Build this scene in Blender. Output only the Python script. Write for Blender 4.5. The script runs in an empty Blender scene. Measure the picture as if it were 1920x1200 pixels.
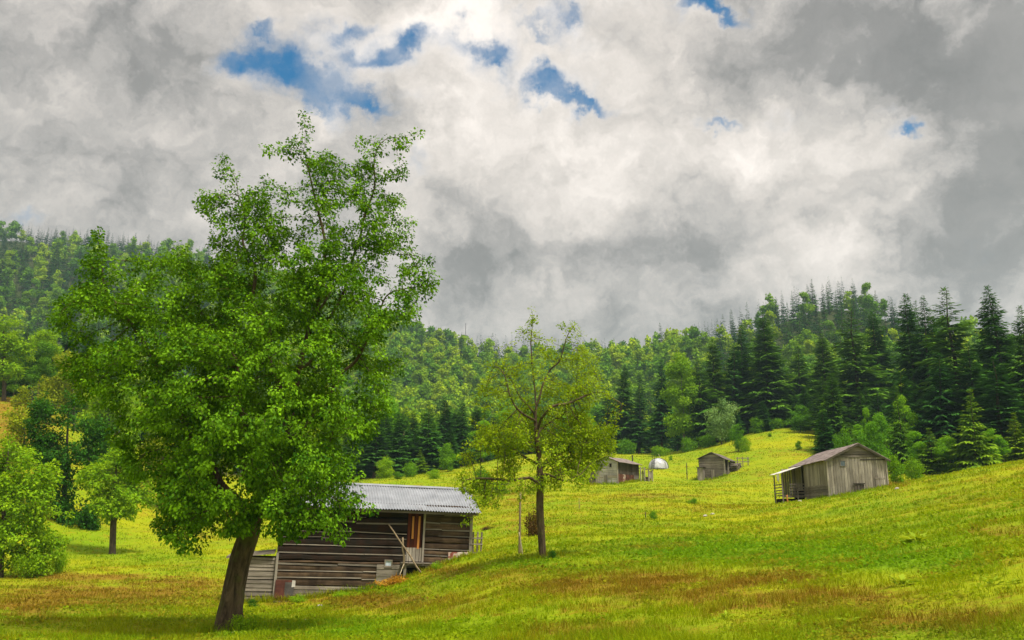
import bpy, math, random
import numpy as np
from mathutils import Vector, Matrix, Euler

R = math.radians
random.seed(7)
rng = np.random.default_rng(11)
S = bpy.context.scene
COL = S.collection

# ------------------------------------------------------------------ camera
FPX = 1598.0                      # focal length in photo pixels (1920 wide)
PITCH = math.atan(365.0 / FPX)    # horizon at photo row 965
CAMZ = 1.6
cam = bpy.data.objects.new('camera', bpy.data.cameras.new('camera'))
COL.objects.link(cam)
cam.data.sensor_width = 36.0
cam.data.lens = 36.0 * FPX / 1920.0
cam.data.clip_start = 0.1
cam.data.clip_end = 20000
cam.location = (0, 0, CAMZ)
cam.rotation_euler = (math.pi / 2 + PITCH, 0, 0)
S.camera = cam
CP, SP = math.cos(PITCH), math.sin(PITCH)

# ------------------------------------------------------------------ light, sky, exposure
SUN_DIR = Vector((0.30, -0.32, 0.90)).normalized()
SUN_EL = math.asin(SUN_DIR.z)
SUN_ROT = math.atan2(SUN_DIR.x, SUN_DIR.y)
sun = bpy.data.objects.new('sun', bpy.data.lights.new('sun', 'SUN'))
COL.objects.link(sun)
sun.data.energy = 2.8
sun.data.angle = R(11)
sun.data.color = (1.0, 0.94, 0.84)
sun.rotation_euler = (-SUN_DIR).to_track_quat('-Z', 'Y').to_euler()
S.view_settings.view_transform = 'Standard'
S.view_settings.look = 'None'
S.view_settings.gamma = 1.0
S.view_settings.exposure = 0.95


class NT:
    """small helper round a node tree"""
    def __init__(self, tree):
        self.t = tree
        self.n = tree.nodes
        self.l = tree.links

    def node(self, typ, **kw):
        nd = self.n.new(typ)
        for k, v in kw.items():
            setattr(nd, k, v)
        return nd

    def put(self, sock, v):
        if hasattr(v, 'is_output'):
            self.l.new(v, sock)
        else:
            if hasattr(sock.default_value, '__len__') and not hasattr(v, '__len__'):
                v = (v,) * len(sock.default_value)
            if hasattr(v, '__len__') and len(sock.default_value) == 4 and len(v) == 3:
                v = (*v, 1)
            sock.default_value = v

    def math(self, op, a, b=0.0, c=0.0, clamp=False):
        nd = self.node('ShaderNodeMath', operation=op, use_clamp=clamp)
        self.put(nd.inputs[0], a)
        self.put(nd.inputs[1], b)
        self.put(nd.inputs[2], c)
        return nd.outputs[0]

    def vmath(self, op, a, b=(0, 0, 0)):
        nd = self.node('ShaderNodeVectorMath', operation=op)
        self.put(nd.inputs[0], a)
        if op == 'SCALE':
            self.put(nd.inputs['Scale'], b)
        else:
            self.put(nd.inputs[1], b)
        return nd.outputs['Value'] if op in ('LENGTH', 'DOT_PRODUCT', 'DISTANCE') else nd.outputs[0]

    def noise(self, vec, scale, detail=4, rough=0.55, color=False, dist=0.0):
        nd = self.node('ShaderNodeTexNoise')
        if vec is not None:
            self.l.new(vec, nd.inputs['Vector'])
        self.put(nd.inputs['Scale'], scale)
        self.put(nd.inputs['Detail'], detail)
        self.put(nd.inputs['Roughness'], rough)
        self.put(nd.inputs['Distortion'], dist)
        return nd.outputs['Color'] if color else nd.outputs[0]

    def mix(self, f, a, b, blend='MIX'):
        nd = self.node('ShaderNodeMix', data_type='RGBA', blend_type=blend)
        self.put(nd.inputs[0], f)
        self.put(nd.inputs[6], a)
        self.put(nd.inputs[7], b)
        return nd.outputs[2]

    def rng(self, v, a, b, c=0.0, d=1.0, smooth=False):
        nd = self.node('ShaderNodeMapRange')
        if smooth:
            nd.interpolation_type = 'SMOOTHSTEP'
        self.put(nd.inputs[0], v)
        for i, q in enumerate((a, b, c, d)):
            self.put(nd.inputs[i + 1], q)
        return nd.outputs[0]

    def ramp(self, v, stops):
        nd = self.node('ShaderNodeValToRGB')
        self.put(nd.inputs[0], v)
        el = nd.color_ramp.elements
        while len(el) < len(stops):
            el.new(0.5)
        for e, (p, c) in zip(el, stops):
            e.position = p
            e.color = (*c, 1)
        return nd.outputs[0]


def raydir(px, py):
    dx, dy = (px - 960) / FPX, (600 - py) / FPX
    return np.array([dx, CP - dy * SP, SP + dy * CP])


def P(px, py, Y):
    d = raydir(px, py)
    return np.array([0, 0, CAMZ]) + d * (Y / d[1])


def project(x, y, z):
    zc = z - CAMZ
    f = y * CP + zc * SP
    u = -y * SP + zc * CP
    f = np.maximum(f, 1e-3)
    return 960 + FPX * x / f, 600 - FPX * u / f


world = bpy.data.worlds.new('World')
S.world = world
world.use_nodes = True


def build_sky():
    t = NT(world.node_tree)
    t.n.clear()
    out = t.node('ShaderNodeOutputWorld')
    bg = t.node('ShaderNodeBackground')
    t.l.new(bg.outputs[0], out.inputs[0])
    tc = t.node('ShaderNodeTexCoord').outputs['Generated']
    sky = t.node('ShaderNodeTexSky', sky_type='NISHITA', sun_disc=False)
    sky.sun_elevation = SUN_EL
    sky.sun_rotation = SUN_ROT
    sky.air_density = 1.2
    sky.dust_density = 0.3
    sky.ozone_density = 2.0
    blue = t.mix(1.0, t.vmath('SCALE', sky.outputs[0], 0.085), (0.030, 0.47, 0.68), 'MULTIPLY')
    # direction, warped by noise, as azimuth / elevation
    n1 = t.vmath('SUBTRACT', t.noise(tc, 3.2, 3, 0.5, True), (0.5, 0.5, 0.5))
    n2 = t.vmath('SUBTRACT', t.noise(tc, 11.0, 6, 0.62, True), (0.5, 0.5, 0.5))
    w = t.vmath('ADD', t.vmath('ADD', tc, t.vmath('SCALE', n1, 0.10)), t.vmath('SCALE', n2, 0.13))
    sp = t.node('ShaderNodeSeparateXYZ')
    t.l.new(w, sp.inputs[0])
    az = t.math('ARCTAN2', sp.outputs[0], sp.outputs[1])
    el = t.math('ARCSINE', t.math('MULTIPLY', sp.outputs[2], 0.97))

    def blob(px, py, sx, sy, rot):
        d = raydir(px, py)
        d = d / np.linalg.norm(d)
        a0, e0 = math.atan2(d[0], d[1]), math.asin(d[2] * .97)
        c, s = math.cos(R(rot)), math.sin(R(rot))
        da, de = t.math('SUBTRACT', az, a0), t.math('SUBTRACT', el, e0)
        u = t.math('ADD', t.math('MULTIPLY', da, c * FPX / sx), t.math('MULTIPLY', de, s * FPX / sx))
        v = t.math('ADD', t.math('MULTIPLY', da, -s * FPX / sy), t.math('MULTIPLY', de, c * FPX / sy))
        q = t.math('ADD', t.math('MULTIPLY', u, u), t.math('MULTIPLY', v, v))
        return t.math('POWER', 2.718, t.math('MULTIPLY', q, -1.0))

    def total(lst):
        acc = None
        for (px, py, sx, sy, rot, amp) in lst:
            b = t.math('MULTIPLY', blob(px, py, sx, sy, rot), amp)
            acc = b if acc is None else t.math('ADD', acc, b)
        return acc

    gaps = total([(575, 165, 95, 38, -28, 1.35), (690, 210, 50, 22, -10, 1.0), (450, 110, 35, 30, -45, 0.7), (775, 95, 60, 30, 10, 0.9),
                  (670, 125, 35, 25, 0, 0.6), (920, 98, 40, 24, 0, 0.95), (1028, 160, 45, 28, -10, 1.25), (1105, 188, 48, 15, -5, 1.0),
                  (1330, 0, 75, 18, 0, 1.2), (1688, 226, 24, 14, 0, 1.1), (1330, 218, 45, 9, -10, 0.7), (790, 320, 25, 28, 0, 0.55), (660, 60, 50, 18, 20, 0.55), (640, 80, 140, 50, 0, 0.42), (480, 120, 80, 50, 0, .40), (900, 95, 90, 60, 0, .38), (1060, 60, 90, 70, 0, .38), (1050, 175, 110, 30, -10, .4), (690, 190, 130, 40, -15, .45), (1500, 215, 240, 20, 0, .28), (560, 215, 60, 16, -20, .6), (730, 120, 60, 16, 20, .5),
                  (1080, 30, 30, 20, 30, 0.6), (500, 45, 26, 14, 0, 0.7), (60, 408, 60, 14, -12, 0.5), (1000, 60, 40, 14, 0, 0.5)])
    cl = t.noise(t.vmath('MULTIPLY', w, (1, 1, 1.5)), 5.5, 9, 0.60)
    fine = t.noise(w, 17.0, 8, 0.62)
    gap = t.rng(t.math('ADD', gaps, t.math('ADD', t.math('MULTIPLY', t.math('SUBTRACT', fine, 0.5), 0.9), t.math('MULTIPLY', t.math('SUBTRACT', t.noise(tc, 34.0, 7, 0.66), 0.5), 0.7))), 0.12, 1.25, smooth=True)
    shade = total([(230, 40, 300, 110, 10, -0.22), (1640, 110, 260, 110, -15, -0.22), (1890, 260, 140, 260, 0, -0.24), (1010, 480, 220, 70, 0, -0.30),
                   (1250, 490, 180, 55, 0, -0.22), (900, 590, 300, 60, 0, -0.14), (100, 300, 260, 80, 0, -0.10), (1250, 20, 200, 60, 0, 0.15),
                   (960, 260, 200, 110, 0, 0.26), (1330, 280, 230, 80, 10, 0.22), (1560, 200, 130, 70, 0, 0.20), (300, 190, 220, 60, 5, 0.12),
                   (1480, 430, 170, 50, -20, 0.20), (1700, 330, 110, 90, 0, 0.10), (900, 400, 160, 60, 0, 0.08), (800, 40, 300, 60, 0, 0.16),
                   (1150, 120, 170, 70, 0, 0.18), (150, 420, 260, 60, 0, 0.10), (1640, 480, 130, 40, -20, 0.14), (1000, 420, 60, 20, -10, 0.12)])
    gap = t.math('MULTIPLY', t.math('POWER', gap, 1.1), t.rng(t.noise(tc, 13.0, 6, 0.6), 0.36, 0.58, 0.62, 1.0))
    lum = t.math('ADD', t.math('ADD', 0.40, shade), t.math('MULTIPLY', t.math('SUBTRACT', cl, 0.5), 1.25))
    lum = t.math('ADD', lum, t.math('MULTIPLY', t.math('SUBTRACT', fine, 0.5), 0.38))
    puff = t.math('ABSOLUTE', t.math('MULTIPLY', t.math('SUBTRACT', t.noise(t.vmath('ADD', w, (3.1, 1.7, 0.4)), 5.0, 8, 0.56), 0.5), 2.0))
    lum = t.math('ADD', lum, t.math('MULTIPLY', t.math('SUBTRACT', puff, 0.16), 0.95))
    edge = t.math('MULTIPLY', t.rng(gaps, 0.1, 0.6), t.math('SUBTRACT', 1.0, gap))
    lum = t.math('ADD', lum, t.math('MULTIPLY', edge, 0.10))
    lum = t.math('MAXIMUM', t.rng(lum, 0.0, 1.0, 0.115, 0.62), t.rng(t.math('ADD', lum, t.math('MULTIPLY', t.math('SUBTRACT', t.noise(w, 7.0, 8, 0.6), 0.5), 1.3)), -0.7, 0.5, 0.075, 0.205))
    # unseen cloud behind the camera, brightened round the sun to lift the ground light
    dot = t.vmath('DOT_PRODUCT', tc, tuple(SUN_DIR))
    glow = t.rng(dot, 0.45, 1.0, 1.0, 3.0, smooth=True)
    lum = t.math('MULTIPLY', lum, glow)
    tint = t.mix(t.rng(lum, 0.10, 0.36), (1.03, 0.985, 0.955), (1.085, 0.99, 0.91))
    cloud = t.vmath('SCALE', tint, lum)
    t.put(bg.inputs[0], t.mix(gap, cloud, blue))
    bg.inputs[1].default_value = 1.0


build_sky()
world.cycles.sampling_method = 'MANUAL'
world.cycles.sample_map_resolution = 512


# ------------------------------------------------------------------ helpers: objects and tags
def tag(o, label=None, cat=None, group=None, kind=None):
    if label:
        o['label'] = label
    if cat:
        o['category'] = cat
    if group:
        o['group'] = group
    if kind:
        o['kind'] = kind
    return o


def empty(name, loc, rz=0.0, ry=0.0, label=None, cat=None, group=None):
    o = bpy.data.objects.new(name, None)
    o.empty_display_size = 0.3
    COL.objects.link(o)
    o.location = tuple(loc)
    o.rotation_euler = (0, ry, rz)
    return tag(o, label, cat, group)


def link(name, me, parent=None, mats=()):
    o = bpy.data.objects.new(name, me)
    COL.objects.link(o)
    if parent is not None:
        o.parent = parent
    for m in mats:
        me.materials.append(m)
    return o


def np_mesh(name, V, faces, attrs=None, smooth=False):
    """V (n,3); faces: list of int arrays (m,k) with the same k inside one array"""
    me = bpy.data.meshes.new(name)
    V = np.asarray(V, dtype=np.float32)
    me.vertices.add(len(V))
    me.vertices.foreach_set('co', V.ravel())
    loops = np.concatenate([np.asarray(f, dtype=np.int32).ravel() for f in faces])
    sizes = np.concatenate([np.full(len(f), f.shape[1], dtype=np.int32) for f in faces])
    starts = np.concatenate([[0], np.cumsum(sizes)[:-1]]).astype(np.int32)
    me.loops.add(len(loops))
    me.loops.foreach_set('vertex_index', loops)
    me.polygons.add(len(sizes))
    me.polygons.foreach_set('loop_start', starts)
    if smooth:
        me.polygons.foreach_set('use_smooth', np.ones(len(sizes), dtype=bool))
    me.update(calc_edges=True)
    for k, (dom, arr) in (attrs or {}).items():
        if arr.ndim == 2:
            a = me.attributes.new(k, 'FLOAT_COLOR', dom)
            a.data.foreach_set('color', np.asarray(arr, dtype=np.float32).ravel())
        else:
            a = me.attributes.new(k, 'FLOAT', dom)
            a.data.foreach_set('value', np.asarray(arr, dtype=np.float32))
    return me


class MB:
    """collects boxes, beams, tubes and polygons into one mesh"""
    def __init__(self):
        self.V, self.F, self.T, self.M = [], [], [], []

    def poly(self, pts, tone=1.0, mat=0):
        b = len(self.V)
        self.V += [tuple(p) for p in pts]
        self.F.append(tuple(range(b, b + len(pts))))
        self.T.append(tone)
        self.M.append(mat)

    def hexa(self, c, tone=1.0, mat=0):
        """eight corners: bottom loop of four, then top loop of four"""
        b = len(self.V)
        self.V += [tuple(p) for p in c]
        for f in ((3, 2, 1, 0), (4, 5, 6, 7), (0, 1, 5, 4), (1, 2, 6, 5), (2, 3, 7, 6), (3, 0, 4, 7)):
            self.F.append(tuple(b + i for i in f))
            self.T.append(tone)
            self.M.append(mat)

    def box(self, x0, x1, y0, y1, z0, z1, tone=1.0, mat=0, rot=None, piv=None):
        c = [Vector(p) for p in ((x0, y0, z0), (x1, y0, z0), (x1, y1, z0), (x0, y1, z0), (x0, y0, z1), (x1, y0, z1), (x1, y1, z1), (x0, y1, z1))]
        if rot:
            m = Euler(rot).to_matrix()
            pv = Vector(piv) if piv else sum(c, Vector()) / 8
            c = [m @ (p - pv) + pv for p in c]
        self.hexa(c, tone, mat)

    def beam(self, p0, p1, w, h, tone=1.0, mat=0, up=(0, 0, 1)):
        p0, p1 = Vector(p0), Vector(p1)
        d = (p1 - p0).normalized()
        u = Vector(up)
        if abs(d.dot(u)) > 0.95:
            u = Vector((0, 1, 0))
        s = d.cross(u).normalized()
        u = s.cross(d).normalized()
        s *= w / 2
        u *= h / 2
        self.hexa([p0 - s - u, p0 + s - u, p0 + s + u, p0 - s + u, p1 - s - u, p1 + s - u, p1 + s + u, p1 - s + u], tone, mat)

    def tube(self, pts, rad, n=8, tone=1.0, mat=0, cap=True):
        pts = [Vector(p) for p in pts]
        b0 = len(self.V)
        for i, p in enumerate(pts):
            d = (pts[min(i + 1, len(pts) - 1)] - pts[max(i - 1, 0)]).normalized()
            a = d.orthogonal().normalized() if i == 0 else (a - d * a.dot(d)).normalized()
            c = d.cross(a)
            r = rad[i] if hasattr(rad, '__len__') else rad
            for k in range(n):
                th = 2 * math.pi * k / n
                self.V.append(tuple(p + (a * math.cos(th) + c * math.sin(th)) * r))
        for i in range(len(pts) - 1):
            for k in range(n):
                q = b0 + i * n
                self.F.append((q + k, q + (k + 1) % n, q + n + (k + 1) % n, q + n + k))
                self.T.append(tone)
                self.M.append(mat)
        if cap:
            self.F.append(tuple(b0 + k for k in reversed(range(n))))
            self.F.append(tuple(b0 + (len(pts) - 1) * n + k for k in range(n)))
            self.T += [tone, tone]
            self.M += [mat, mat]

    def build(self, name, mats, parent=None, bevel=0.0, smooth=False):
        me = bpy.data.meshes.new(name)
        me.from_pydata(self.V, [], self.F)
        a = me.attributes.new('tone', 'FLOAT', 'FACE')
        a.data.foreach_set('value', np.array(self.T, dtype=np.float32))
        if not isinstance(mats, (list, tuple)):
            mats = [mats]
        o = link(name, me, parent, mats)
        me.polygons.foreach_set('material_index', np.array(self.M, dtype=np.int32))
        if smooth:
            me.polygons.foreach_set('use_smooth', np.ones(len(self.F), dtype=bool))
        me.update()
        if bevel:
            md = o.modifiers.new('bevel', 'BEVEL')
            md.width = bevel
            md.segments = 1
            md.limit_method = 'ANGLE'
        return o


# ------------------------------------------------------------------ numpy noise
def _hash(ix, iy, iz):
    h = (ix.astype(np.int64) * 374761393 + iy.astype(np.int64) * 668265263 + iz.astype(np.int64) * 2147483647) & 0xFFFFFFFF
    h = ((h ^ (h >> 13)) * 1274126177) & 0xFFFFFFFF
    return ((h ^ (h >> 16)) & 0xFFFF) / 65535.0


def vnoise(x, y, z=None):
    x, y = np.asarray(x, float), np.asarray(y, float)
    z = np.zeros_like(x) if z is None else np.asarray(z, float)
    ix, iy, iz = np.floor(x), np.floor(y), np.floor(z)
    fx, fy, fz = x - ix, y - iy, z - iz
    fx, fy, fz = (f * f * (3 - 2 * f) for f in (fx, fy, fz))
    r = 0
    for a in (0, 1):
        for b in (0, 1):
            for c in (0, 1):
                wgt = (fx if a else 1 - fx) * (fy if b else 1 - fy) * (fz if c else 1 - fz)
                r = r + wgt * _hash(ix + a, iy + b, iz + c)
    return r


def fbm(x, y, z=None, o=4):
    v, a, s = 0.0, 0.5, 1.0
    for i in range(o):
        v = v + a * vnoise(x * s + 17 * i, y * s - 9 * i, None if z is None else z * s + 5 * i)
        a *= 0.5
        s *= 2.03
    return v / (1 - 0.5 ** o)


def sstep(x, a, b):
    t = np.clip((x - a) / (b - a), 0, 1)
    return t * t * (3 - 2 * t)


# ------------------------------------------------------------------ terrain: a thin-plate surface through points read off the photograph
CTRL = [  # (photo column, photo row, distance, height of what stands there)
    (1920, 1200, 9), (1400, 1200, 11), (960, 1200, 13.5), (600, 1200, 18), (300, 1200, 23), (0, 1200, 22), (-300, 1200, 22), (2250, 1150, 9),
    (430, 1182, 25), (455, 1134, 42), (530, 1137, 42.3), (600, 1124, 42.6), (680, 1112, 42.6), (720, 1104, 42.5), (790, 1074, 42.5), (880, 1042, 43), (750, 1150, 27), (850, 1095, 31),
    (1017, 1047, 34), (975, 1035, 38), (1100, 1000, 45), (1200, 962, 63), (1300, 930, 85), (1350, 898, 122), (1330, 899, 126), (1160, 905, 115), (1110, 907, 116), (1235, 879, 142),
    (1100, 872, 150), (1557, 935, 68), (1510, 940, 76), (1470, 945, 76), (1663, 914, 69), (1600, 928, 66), (1500, 1000, 38), (1700, 948, 44), (1750, 900, 58), (1850, 878, 56),
    (1920, 866, 55), (2100, 845, 50), (1920, 950, 28), (1920, 1050, 15), (1500, 1100, 17), (1200, 1100, 20), (1200, 1020, 36), (1000, 1120, 20),
    (1400, 862, 137), (1452, 812, 165), (1520, 816, 158), (1300, 850, 165), (1250, 852, 180), (1190, 852, 190), (1100, 850, 200), (980, 855, 200),
    (0, 1100, 47), (200, 1072, 60), (210, 1034, 75), (300, 1000, 88), (0, 1066, 66), (330, 950, 112), (420, 905, 140), (10, 800, 120), (10, 746, 142), (70, 840, 105), (-200, 830, 110),
    (715, 904, 122), (810, 911, 110), (890, 940, 85), (950, 965, 68), (925, 1005, 56), (750, 893, 150), (860, 880, 160),
    (1700, 880, 118), (1800, 880, 115), (1920, 875, 112), (2150, 860, 110), (1600, 815, 165), (1450, 803, 186), (1300, 842, 192),
    (0, 650, 400, 18), (300, 700, 400, 18), (700, 705, 420, 18), (850, 725, 420, 18), (1000, 752, 380, 18), (1150, 725, 380, 18), (1290, 720, 350, 18), (1450, 655, 350, 18),
    (1600, 645, 330, 18), (1800, 650, 300, 18), (1960, 640, 300, 18), (2300, 620, 300, 18), (-300, 640, 400, 18),
    (120, 760, 250, 15), (420, 800, 250, 15), (750, 805, 250, 15), (900, 812, 270, 15), (1050, 805, 290, 15), (1200, 765, 270, 20), (-300, 760, 250, 15)]
RIDGE = [(-600, 420, 900), (-300, 430, 900), (0, 440, 900), (150, 455, 900), (300, 462, 880), (420, 478, 860), (560, 522, 820), (760, 597, 760), (850, 627, 720), (940, 643, 680),
         (1020, 646, 640), (1090, 640, 620), (1200, 632, 600), (1290, 618, 580), (1340, 592, 540), (1400, 558, 520), (1470, 530, 500), (1550, 506, 490), (1640, 524, 490),
         (1700, 552, 490), (1780, 586, 480), (1860, 610, 480), (1960, 612, 480), (2200, 600, 480), (2500, 600, 480)]


def _fit():
    pts = []
    for c in CTRL:
        p = P(*c[:3])
        pts.append((p[0], p[1], p[2] - CAMZ - (c[3] if len(c) > 3 else 0)))
    for px, py, Y in RIDGE:
        p = P(px, py + 8, Y)
        z = p[2] - CAMZ - 22
        pts.append((p[0], p[1], z))
        pts.append((p[0] * 1.35, p[1] * 1.35, z * 0.75))
        pts.append((p[0] * 2.2, p[1] * 2.2, z * 0.4))
    a = np.array(pts)
    r = np.hypot(a[:, 0], a[:, 1])
    X = np.stack([np.arctan2(a[:, 0], a[:, 1]) * 2.2, np.log(r)], 1)
    g = a[:, 2] / r
    n = len(X)
    D = np.linalg.norm(X[:, None] - X[None], axis=2)
    K = np.where(D > 0, D * D * np.log(D + 1e-12), 0) + 1e-4 * np.eye(n)
    Q = np.hstack([np.ones((n, 1)), X])
    A = np.block([[K, Q], [Q.T, np.zeros((3, 3))]])
    return X, np.linalg.solve(A, np.concatenate([g, np.zeros(3)]))


_TX, _TW = _fit()


def _tps(az, lr):
    shp = az.shape
    q = np.stack([az.ravel() * 2.2, lr.ravel()], 1)
    out = np.empty(len(q))
    for i in range(0, len(q), 20000):
        b = q[i:i + 20000]
        D2 = ((b[:, None] - _TX[None]) ** 2).sum(2)
        out[i:i + 20000] = (0.5 * D2 * np.log(D2 + 1e-12)) @ _TW[:len(_TX)] + _TW[len(_TX)] + b @ _TW[len(_TX) + 1:]
    return out.reshape(shp)


def smooth_height(x, y):
    x, y = np.asarray(x, float), np.asarray(y, float)
    r = np.hypot(x, y) + 1e-6
    az = np.arctan2(x, y)
    azc = np.clip(az, -0.78, 0.78)
    z = _tps(azc, np.log(np.clip(r, 7.5, 1900))) * np.clip(r, 7.5, 1900)
    plane = -CAMZ + 0.07 * np.clip(x, -30, 30) - 0.02 * np.clip(y, -30, 30)
    k = sstep(r, 7.5, 13.0) * (1 - sstep(np.abs(az), 0.85, 1.5))
    return CAMZ + plane * (1 - k) + z * k


def height(x, y):
    x, y = np.asarray(x, float), np.asarray(y, float)
    r = np.hypot(x, y)
    b = (fbm(x * 0.09 + 3, y * 0.09, o=2) - 0.5) * 0.55 * sstep(r, 10, 50)
    b = b + (fbm(x * 0.45, y * 0.45 + 7, o=3) - 0.5) * 0.20
    b = b + (vnoise(x * 2.3 + 31, y * 2.3) - 0.5) * 0.055
    return smooth_height(x, y) + b


def hz(x, y):
    return float(height(np.array([x]), np.array([y]))[0])


def G(px, Y, py=960):
    """point on the ground at photo column px, distance Y"""
    d = raydir(px, py)
    x = d[0] / d[1] * Y
    return Vector((x, Y, hz(x, Y)))


FOREST_EDGE = np.array([(-700, 190), (-200, 185), (0, 175), (150, 150), (400, 152), (700, 150), (880, 158), (960, 205), (1200, 208), (1280, 190), (1390, 176), (1530, 174), (1565, 140),
                        (1660, 130), (1920, 136), (2200, 136), (2600, 136)], float)


def forest_r(px):
    return np.interp(px, FOREST_EDGE[:, 0], FOREST_EDGE[:, 1])


BROWN = [(1400, 1120, 480, 45, .34), (200, 1110, 300, 40, .30), (700, 1150, 240, 30, .25), (1250, 1000, 400, 30, .12), (1800, 930, 160, 30, .2), (1150, 940, 120, 25, .2), (1700, 1180, 300, 25, .35), (1150, 1180, 160, 15, .4), (150, 1130, 260, 45, .28), (1000, 980, 120, 20, .3), (1250, 1085, 240, 26, .55), (1500, 1130, 280, 24, .45), (1800, 1150, 160, 26, .5), (1480, 1085, 120, 12, .35), (1100, 1100, 120, 20, .6), (700, 1128, 170, 14, .8), (850, 1070, 80, 13, .8),
         (140, 1082, 110, 5, 1.3), (250, 1112, 200, 20, .5), (60, 1140, 80, 25, .6), (1900, 1000, 90, 18, .7), (1650, 906, 50, 7, .9), (25, 795, 90, 85, 1.1), (330, 920, 70, 60, .35), (400, 1000, 60, 25, .3), (1250, 930, 120, 7, .5),
         (1350, 952, 150, 7, .5), (960, 930, 45, 35, .6), (1060, 1185, 90, 12, .5), (360, 1090, 70, 10, .5), (1440, 890, 60, 8, .4), (330, 930, 60, 60, .4), (1480, 850, 50, 12, .4)]
GREEN = [(230, 1020, 120, 22, .45), (150, 990, 90, 30, .5), (700, 1175, 200, 18, .35), (1250, 1030, 200, 22, .9), (1550, 1045, 250, 26, .85), (1750, 1052, 150, 26, .7), (1000, 1062, 80, 16, .7), (1150, 888, 60, 12, .6), (250, 1046, 150, 10, .5), (600, 1185, 150, 25, .6),
         (300, 1135, 150, 14, .35), (650, 1112, 90, 9, .6), (1320, 870, 150, 20, .4), (1600, 1190, 200, 16, .4), (420, 1185, 70, 14, .6)]


def ground_masks(x, y, z):
    px, py = project(x, y, z)
    b = np.zeros_like(px)
    g = np.zeros_like(px)
    for lst, arr in ((BROWN, b), (GREEN, g)):
        for cx, cy, sx, sy, a in lst:
            arr += a * np.exp(-((px - cx) / sx) ** 2 - ((py - cy) / sy) ** 2)
    r = np.hypot(x, y)
    front = sstep(y, 2, 6)
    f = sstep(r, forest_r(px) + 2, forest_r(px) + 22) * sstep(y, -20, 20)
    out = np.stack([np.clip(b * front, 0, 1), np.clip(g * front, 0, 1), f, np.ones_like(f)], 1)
    return out


# ------------------------------------------------------------------ materials
def new_mat(name):
    m = bpy.data.materials.new(name)
    m.use_nodes = True
    t = NT(m.node_tree)
    bsdf = m.node_tree.nodes['Principled BSDF']
    out = m.node_tree.nodes['Material Output']
    return m, t, bsdf, out


def attr(t, name, typ='GEOMETRY', fac=False):
    nd = t.node('ShaderNodeAttribute', attribute_name=name, attribute_type=typ)
    return nd.outputs['Fac'] if fac else nd.outputs['Color']


def meadow_colour(t):
    """shared colour of the turf: green, yellow-green, straw and brown patches"""
    pos = t.node('ShaderNodeNewGeometry').outputs['Position']
    sp = t.node('ShaderNodeSeparateColor')
    t.l.new(attr(t, 'patch'), sp.inputs[0])
    big = t.noise(pos, 0.11, 3, 0.55)
    mid = t.noise(pos, 0.7, 4, 0.6)
    sml = t.noise(pos, 4.5, 5, 0.65)
    c = t.mix(t.rng(big, 0.35, 0.65), (0.29, 0.312, 0.003), (0.175, 0.262, 0.003))
    gmask = t.math('ADD', t.math('MULTIPLY', sp.outputs[1], 1.0), t.math('MULTIPLY', t.math('SUBTRACT', mid, 0.55), 1.6), clamp=True)
    c = t.mix(gmask, c, (0.13, 0.255, 0.004))
    ym = t.rng(t.math('ADD', mid, t.math('MULTIPLY', t.math('SUBTRACT', sml, 0.5), 0.7)), 0.52, 0.72)
    c = t.mix(t.math('MULTIPLY', ym, 0.5), c, (0.40, 0.315, 0.005))
    bm = t.math('ADD', sp.outputs[0], t.math('MULTIPLY', t.math('SUBTRACT', mid, 0.5), 2.1))
    bm = t.rng(t.math('ADD', bm, t.math('MULTIPLY', t.math('SUBTRACT', sml, 0.5), 2.0)), 0.18, 0.95)
    c = t.mix(t.math('MULTIPLY', bm, 0.9), c, t.mix(sml, (0.29, 0.165, 0.010), (0.125, 0.070, 0.013)))
    ter = t.noise(t.vmath('MULTIPLY', pos, (0.16, 0.16, 2.6)), 1.0, 5, 0.7)
    c = t.mix(t.math('MULTIPLY', t.rng(ter, 0.54, 0.70), 0.62), c, (0.13, 0.155, 0.008))
    tb = t.noise(t.vmath('ADD', t.vmath('MULTIPLY', pos, (0.12, 0.12, 1.9)), (7.3, 2.1, 4.4)), 1.0, 5, 0.7)
    c = t.mix(t.math('MULTIPLY', t.rng(tb, 0.56, 0.72), 0.60), c, (0.27, 0.155, 0.015))
    c = t.mix(1.0, c, t.mix(t.noise(pos, 16.0, 3, 0.7), (0.76, 0.76, 0.76), (1.20, 1.20, 1.20)), 'MULTIPLY')
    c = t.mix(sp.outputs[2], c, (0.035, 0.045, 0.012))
    return c, pos


def make_ground_mat():
    m, t, b, o = new_mat('turf')
    c, pos = meadow_colour(t)
    t.put(b.inputs['Base Color'], c)
    b.inputs['Roughness'].default_value = 0.95
    b.inputs['Specular IOR Level'].default_value = 0.1
    bp = t.node('ShaderNodeBump')
    bp.inputs['Strength'].default_value = 0.9
    bp.inputs['Distance'].default_value = 0.12
    t.put(bp.inputs['Height'], t.math('ADD', t.noise(pos, 3.0, 6, 0.7), t.math('MULTIPLY', t.noise(pos, 22, 3, 0.6), 0.4)))
    t.l.new(bp.outputs[0], b.inputs['Normal'])
    return m


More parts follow.
